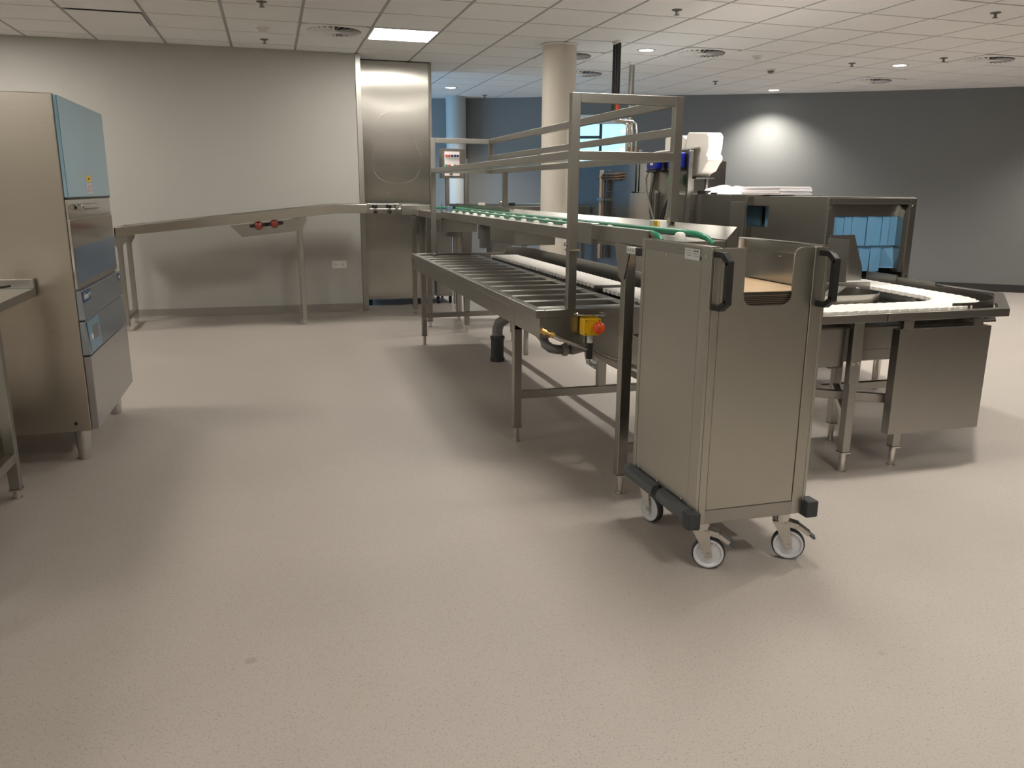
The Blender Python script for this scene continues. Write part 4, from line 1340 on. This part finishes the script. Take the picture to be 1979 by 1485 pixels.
# detachable plate hanging on the table
t = thing('hanging_plate', 'square steel cover plate hooked under the right table rim', 'panel', (2.975, 2.99, 0.19))
MB().box(2.715, 3.237, 2.976, 2.980, 0.188, 0.686).build('plate', 'steel_v', t)
MB().box(2.715, 2.718, 2.980, 3.022, 0.188, 0.686).box(3.234, 3.237, 2.980, 3.022, 0.188, 0.686).box(2.718, 3.234, 2.980, 3.022, 0.683, 0.686).box(2.718, 3.234, 2.980, 3.022, 0.188, 0.191).build('folded_edge', 'steel_v', t)
for x in (2.765, 3.165):
    MB().box(x - .028, x + .028, 2.982, 2.986, 0.686, 0.724).box(x - .028, x + .028, 2.986, 3.03, 0.716, 0.720).build('hook', 'steel_polished', t)

# ------------------------------------------------------------------ conveyor dishwasher
XL, XR = 3.266, 3.918
t = thing('conveyor_dishwasher', 'long steel conveyor dishwasher with blue strip curtain at its entrance', 'dishwasher', (3.6, 6.4, 0))
hood = MB()
hood.box(XL, XL + .012, 4.30, 4.915, 0.30, 1.262).box(XR - .012, XR, 4.30, 4.915, 0.30, 1.262).box(XL, XR, 4.30, 4.915, 1.258, 1.268)
hood.build('entrance_hood', 'steel', t, bevel=0.002)
fr = MB()
fr.box(XL, XL + .030, 4.285, 4.300, 0.745, 1.262).box(XR - .045, XR, 4.285, 4.300, 0.735, 1.262).box(XL + .030, XR - .045, 4.285, 4.300, 1.225, 1.262)
fr.build('entrance_frame', 'steel_v', t, bevel=0.002)
MB().box(XL + .031, XR - .046, 4.346, 4.351, 1.150, 1.256).build('curtain_rail', 'steel_x', t)
MB().prism([(XL + .03, 1.225), (XL + .064, 1.158), (XL + .064, 0.80), (XL + .03, 0.80)], 'y', 4.300, 4.37).build('inner_jamb', 'steel_v', t)
MB().prism([(XR - .045, 1.225), (XR - .075, 1.158), (XR - .075, 0.80), (XR - .045, 0.80)], 'y', 4.300, 4.37).build('inner_jamb', 'steel_v', t)
MB().box(XL + .03, XR - .05, 4.60, 4.61, 0.74, 1.25).build('interior_shade', 'black', t)  # black sheet in place of the shade inside the tunnel
ws = (XR - XL - .139) / 9
for k in range(9):
    x0 = XL + .064 + k * ws
    j = random.uniform(-.003, .003)
    MB().box(x0 + .001, x0 + ws - .001, 4.352 + j, 4.355 + j, 0.965, 1.158).build('curtain_strip', 'curtain_blue', t)
ws = (XR - XL - .139) / 6
for k in range(6):
    x0 = XL + .064 + k * ws
    m_ = MB()
    tw = random.uniform(-.006, .006) if k < 5 else 0.03
    z0 = 0.802 + random.uniform(-.004, .004) + (.02 if k == 5 else 0)
    y0 = 4.366
    m_.add([(x0 + .001, y0 + tw, z0), (x0 + ws - .002 + (0.01 if k == 5 else 0), y0 - tw, z0), (x0 + ws - .001, y0, .975), (x0 + .001, y0, .975),
            (x0 + .001, y0 + tw + .003, z0), (x0 + ws - .002 + (0.01 if k == 5 else 0), y0 - tw + .003, z0), (x0 + ws - .001, y0 + .003, .975), (x0 + .001, y0 + .003, .975)],
           [(0, 1, 2, 3), (7, 6, 5, 4), (0, 4, 5, 1), (1, 5, 6, 2), (2, 6, 7, 3), (3, 7, 4, 0)])
    m_.build('curtain_strip', 'curtain_blue', t, smooth=False)
# recessed bay with a second curtain
MB().box(XL + .16, XR, 4.915, 5.19, 0.30, 1.262).build('recess_body', 'steel_bluish', t)
MB().box(XL + .03, XL + .16, 4.915, 5.19, 1.200, 1.262).build('recess_lintel', 'steel', t)
MB().box(XL + .03, XL + .16, 4.915, 5.19, 0.30, 1.055).build('recess_sill', 'steel', t)
for k in range(3):
    MB().box(XL + .145, XL + .149, 4.93 + k * .08, 4.93 + k * .08 + .077, 1.060, 1.185).build('curtain_strip', 'curtain_blue', t)
MB().box(XL, XR, 5.19, 5.40, 0.30, 1.275).build('wash_section', 'steel', t, bevel=0.003)
MB().box(XL - .008, XL, 5.20, 5.39, 0.45, 1.225).build('hinged_cover', 'steel_v', t, bevel=0.002)
MB().box(XL, XR, 5.403, 5.955, 0.30, 1.272).build('wash_section', 'steel', t, bevel=0.003)
MB().box(XL, XR, 5.957, 6.585, 0.30, 1.270).build('rinse_section', 'steel', t, bevel=0.003)
MB().box(XL - .02, XR, 6.588, 7.163, 0.30, 1.280).build('rinse_section', 'steel', t, bevel=0.003)
MB().box(XL, XR, 6.60, 7.0, 1.280, 1.560).build('steam_hood', 'steel', t, bevel=0.003)
MB().box(XL, XR + .05, 7.166, 8.60, 0.25, 1.290).build('drying_section', 'steel_bluish', t, bevel=0.003)
MB().box(XL, XR + .05, 7.10, 8.60, 1.293, 1.572).build('drying_section_top', 'steel_bluish', t, bevel=0.003)
MB().box(XL - .004, XL, 7.02, 7.05, 1.285, 1.57).build('edge_strip', 'steel_v', t)
for x in (XL + .06, XR - .06):
    for y in (4.40, 5.3, 6.2, 7.1, 8.5):
        lg = MB().cyl((x, y, 0.0), (x, y, 0.31), 0.025, 12).build('leg', 'steel_polished', t)
screws(t, [(XL, 5.99, z) for z in (1.08, 1.16)] + [(XR - .022, 4.285, 1.20), (XR - .022, 4.285, 0.80)][:0], (-1, 0, 0), 0.008)
screws(t, [(XR - .022, 4.285, 1.215), (XR - .022, 4.285, 0.775), (XL + .015, 4.285, 1.20)], (0, -1, 0), 0.007)

# ------------------------------------------------------------------ dosing pumps on their frame
t = thing('dosing_stand', 'upright steel frame carrying two blue dosing pumps', 'stand', (3.23, 6.3, 1.28))
MB().box(3.200, 3.236, 5.955, 5.985, 1.02, 1.612).build('upright', 'steel_v', t, bevel=0.002)
MB().box(3.200, 3.236, 6.605, 6.635, 1.02, 1.612).build('upright', 'steel_v', t, bevel=0.002)
MB().prism([(3.20, 1.612), (3.20, 1.62), (3.288, 1.640), (3.288, 1.632)], 'y', 5.955, 6.64).build('canopy', 'steel', t)
MB().box(3.236, 3.242, 5.97, 6.62, 1.30, 1.612).build('back_plate', 'steel', t)
MB().box(3.241, 3.262, 6.05, 6.55, 1.35, 1.38).build('mount_rail', 'steel_y', t)


def pump(y0, y1, z0, z1, label):
    p = thing('dosing_pump', label, 'pump', (3.17, (y0 + y1) / 2, z0), 'blue dosing pumps')
    MB().box(3.130, 3.200, y0, y1, z0, z1).build('housing', 'pump_blue', p, bevel=0.012)
    MB().box(3.128, 3.130, y0 + .05, y0 + .10, z0 + .035, z1 - .02).build('data_label', 'sticker', p)
    MB().lathe([(0.030, 0.0), (0.030, 0.03), (0.018, 0.04)], (3.165, y1, (z0 + z1) / 2 + .02), 14, 'y').build('pump_head', 'sticker', p)
    MB().box(3.14, 3.195, y0 + .01, y1 + .02, z0 - .022, z0).build('cable_base', 'black', p, bevel=0.004)
    return p


pump(6.005, 6.195, 1.480, 1.600, 'blue dosing pump on the frame, right of the rack post')
pump(6.405, 6.585, 1.475, 1.575, 'blue dosing pump on the frame, left of the rack post')
for i, (pts, m, lb) in enumerate([
    ([(3.16, 6.60, 1.47), (3.13, 6.58, 1.40), (3.10, 6.50, 1.30), (3.10, 6.42, 1.18), (3.12, 6.36, 1.05)], 'pipe_grey', 'grey hose from the left dosing pump'),
    ([(3.17, 6.50, 1.46), (3.14, 6.47, 1.36), (3.12, 6.46, 1.24), (3.12, 6.44, 1.12), (3.13, 6.40, 1.03)], 'black', 'black cable hanging from the left dosing pump'),
    ([(3.16, 6.05, 1.465), (3.14, 6.05, 1.36), (3.13, 6.10, 1.26), (3.12, 6.18, 1.15), (3.12, 6.24, 1.03)], 'black', 'thick black cable bundle below the right dosing pump'),
    ([(3.16, 6.18, 1.465), (3.13, 6.14, 1.38), (3.12, 6.10, 1.30), (3.12, 6.12, 1.20), (3.13, 6.16, 1.10)], 'clear_tube', 'clear hose from the right dosing pump')]):
    tag(MB().tube(pts, [0.010, 0.012, 0.017, 0.008][i], 8).build('hose' if i in (0, 3) else 'cable', m), lb, 'hose' if i in (0, 3) else 'cable')
tag(MB().lathe([(0.055, 0.0), (0.06, 0.01), (0.06, 0.05), (0.045, 0.07)], (3.135, 6.13, 1.385), 18, 'x').build('green_cap', 'green_plastic'), 'green round cap hanging behind the clear hose', 'cap')


def jug(x, y, z, s, tilt, label):
    t_ = thing('canister', label, 'canister', (x, y, z), 'white plastic canisters')
    # body with stepped foot, profile in plan y/z, thickness along x
    pr_ = [(6.183, 1.765), (5.885, 1.745), (5.850, 1.721), (5.854, 1.632), (5.872, 1.582), (5.842, 1.569), (5.838, 1.530), (5.877, 1.504), (5.913, 1.465), (5.927, 1.449), (5.990, 1.434), (6.037, 1.410), (6.138, 1.406), (6.200, 1.406), (6.215, 1.43), (6.215, 1.74)]
    poly_ = [(y + (u - 6.03) * s, z + (v - 1.406) * s) for u, v in pr_]
    o_ = MB().prism(poly_, 'x', x, x + .135)
    o_.build('body', 'jug_white', t_, bevel=0.014)
    MB().box(x - .002, x + .137, y - .17, y + .16, z + .150, z + .156).build('moulded_seam', 'jug_white', t_, bevel=0.002)
    return t_


j1 = jug(3.30, 6.03, 1.406, 1.0, 0, 'white plastic canister on the right, hanging lowest beside the pump frame')
j2 = jug(3.30, 6.41, 1.406, 1.0, 0, 'white plastic canister half hidden behind the blue pumps')
tag(MB().box(3.275, 3.44, 5.96, 6.585, 1.395, 1.405).box(3.28, 3.30, 6.04, 6.06, 1.272, 1.395).box(3.41, 3.43, 6.04, 6.06, 1.272, 1.395).box(3.28, 3.30, 6.54, 6.56, 1.272, 1.395).box(3.41, 3.43, 6.54, 6.56, 1.272, 1.395).build('canister_shelf', 'steel_x'), 'small steel shelf under the white canisters', 'shelf')

# bag, remote blocks and paper stack on top of the machine
def blob(name, x0, x1, y0, y1, z0, h_, m, seed, label, cat):
    rnd = random.Random(seed)
    nx_, ny_ = 10, 14
    ph = [rnd.uniform(0, 6.28) for _ in range(6)]
    vs, fs = [], []
    for j_ in range(ny_ + 1):
        for i_ in range(nx_ + 1):
            u, v = i_ / nx_, j_ / ny_
            e = min(1, 5 * min(u, 1 - u)) * min(1, 5 * min(v, 1 - v))
            zz = z0 + .003 + h_ * e * (0.55 + .25 * math.sin(7 * v + ph[0]) + .2 * math.sin(5 * u + 9 * v + ph[1]))
            vs.append((x0 + (x1 - x0) * u + .01 * math.sin(9 * v + ph[2]), y0 + (y1 - y0) * v + .01 * math.sin(8 * u + ph[3]), zz))
    n = len(vs)
    vs += [(p[0], p[1], z0) for p in vs]
    for j_ in range(ny_):
        for i_ in range(nx_):
            q = j_ * (nx_ + 1) + i_
            fs.append((q, q + 1, q + nx_ + 2, q + nx_ + 1))
            fs.append((n + q, n + q + nx_ + 1, n + q + nx_ + 2, n + q + 1))
    ed = [i_ for i_ in range(nx_ + 1)] + [j_ * (nx_ + 1) + nx_ for j_ in range(1, ny_ + 1)] + [ny_ * (nx_ + 1) + i_ for i_ in range(nx_ - 1, -1, -1)] + [j_ * (nx_ + 1) for j_ in range(ny_ - 1, 0, -1)]
    for k in range(len(ed)):
        p, q = ed[k], ed[(k + 1) % len(ed)]
        fs.append((p, q, n + q, n + p))
    return tag(MB().add(vs, fs).build(name, m), label, cat)


blob('plastic_bag', 3.30, 3.56, 5.46, 6.0, 1.276, 0.075, 'paper', 3, 'crumpled white plastic bag lying on the dishwasher beside the paper', 'bag')
pz = 1.277
for k in range(5):
    dx, dy = random.uniform(-.012, .012), random.uniform(-.02, .02)
    th = 0.011
    x0, x1, y0, y1 = 3.40, 3.66, 5.00, 5.50
    o = MB().box(x0 + dx, x1 + dx, y0 + dy, y1 + dy, pz, pz + th - .0006).build('paper_pad', 'paper', bevel=0.002)
    tag(o, ['lowest white paper pad of the stack on the dishwasher', 'second lowest white paper pad of the stack on the dishwasher', 'middle white paper pad of the stack on the dishwasher', 'white paper pad just below the uppermost one on the dishwasher', 'uppermost white paper pad of the stack on the dishwasher'][k], 'paper', 'paper pads on the dishwasher')
    pz += th
tag(MB().box(3.285, 3.34, 5.82, 5.95, 1.273, 1.303).build('black_box', 'black', bevel=0.004), 'small black box on the dishwasher at the foot of the pump frame', 'box')
tag(MB().box(3.285, 3.33, 5.66, 5.74, 1.273, 1.288).build('black_clip', 'black', bevel=0.003), 'tiny flat black clip on the dishwasher next to the plastic bag', 'clip')

# ------------------------------------------------------------------ pipes
for k, (x, y) in enumerate(((3.168, 7.455), (3.168, 7.398), (3.168, 7.341))):
    t = thing('supply_pipe', ['leftmost of the three black pipes dropping from the ceiling', 'middle one of the three black pipes dropping from the ceiling', 'rightmost of the three black pipes dropping from the ceiling'][k], 'pipe', (x, y, 2.0), 'black ceiling pipes')
    MB().cyl((x, y, 2.03), (x, y, CEIL - .001), 0.0155, 14).build('insulation', 'black', t)
    MB().lathe([(0.017, 0), (0.024, .01), (.024, .02)], (x, y, CEIL - .022), 14).build('ceiling_rosette', 'tile_white', t)
    MB().tube([(x, y, 2.04), (x, y, 1.97), (x + .02, y - .03, 1.935), (x + .075 + .02 * k, y - .10, 1.925), (x + .10 + .02 * k, y - .13, 1.90), (x + .105 + .02 * k, y - .135, 1.84), (x + .105 + .02 * k, y - .135, 1.60)], 0.012, 10).build('bend', 'steel_polished', t)
tag(MB().cyl((3.168, 7.341, 1.97), (3.168, 7.341, 2.10), 0.018, 12).build('pipe_tag', 'orange'), 'orange-red sleeve at the lower end of the black pipes', 'sleeve')
t = thing('steel_riser', 'thin grey steel pipe standing up to the ceiling behind the rack', 'pipe', (3.83, 8.52, 1.57))
MB().cyl((3.83, 8.52, 1.57), (3.83, 8.52, CEIL - .001), 0.030, 16).build('pipe', 'steel_v', t)
MB().lathe([(0.032, 0), (0.04, .01), (.04, .02)], (3.83, 8.52, CEIL - .022), 16).build('ceiling_rosette', 'tile_white', t)
def fillet(pts, r, n=5):
    P = [Vector(p) for p in pts]
    out = [P[0]]
    for i in range(1, len(P) - 1):
        d1 = (P[i - 1] - P[i]).normalized()
        d2 = (P[i + 1] - P[i]).normalized()
        a_, c_ = P[i] + d1 * r, P[i] + d2 * r
        for k in range(n + 1):
            u = k / n
            out.append(a_ * (1 - u) ** 2 + P[i] * (2 * u * (1 - u)) + c_ * u ** 2)
    out.append(P[-1])
    return out


t = thing('water_manifold', 'brass valve manifold at the end of the bent pipes', 'valves', (3.29, 7.2, 1.56))
for k in range(3):
    x, y = 3.265 + .02 * k + .02, 7.32 - .055 * k
    MB().cyl((x, y, 1.60), (x, y, 1.70), 0.018, 8).build('valve_body', 'copper', t)
    MB().cyl((x - .02, y, 1.665), (x + .05, y, 1.665), 0.007, 8).build('valve_lever', 'steel_polished', t)
    MB().tube(fillet([(x, y, 1.60), (x, y, 1.47 - .022 * k), (3.222, 7.42, 1.455 - .024 * k), (3.222, 7.77, 1.455 - .024 * k)], 0.03), 0.010, 8).build('bent_pipe', 'copper', t)
t = thing('mixing_valve', 'brass mixing valve with copper down pipe on the machine side', 'valve', (3.225, 7.80, 1.0))
MB().cyl((3.225, 7.81, 1.36), (3.225, 7.81, 1.50), 0.022, 10).build('valve_body', 'pipe_pale', t)
MB().cyl((3.225, 7.75, 1.43), (3.225, 7.87, 1.43), 0.018, 10).build('cross_piece', 'copper', t)
MB().cyl((3.225, 7.81, 0.62), (3.225, 7.81, 1.36), 0.020, 12).build('down_pipe', 'pipe_pale', t)
MB().cyl((3.225, 7.74, 0.62), (3.225, 7.74, 1.40), 0.016, 12).build('down_pipe', 'copper', t)
MB().box(3.20, 3.266, 7.70, 7.85, 1.20, 1.225).build('pipe_bracket', 'steel_polished', t)
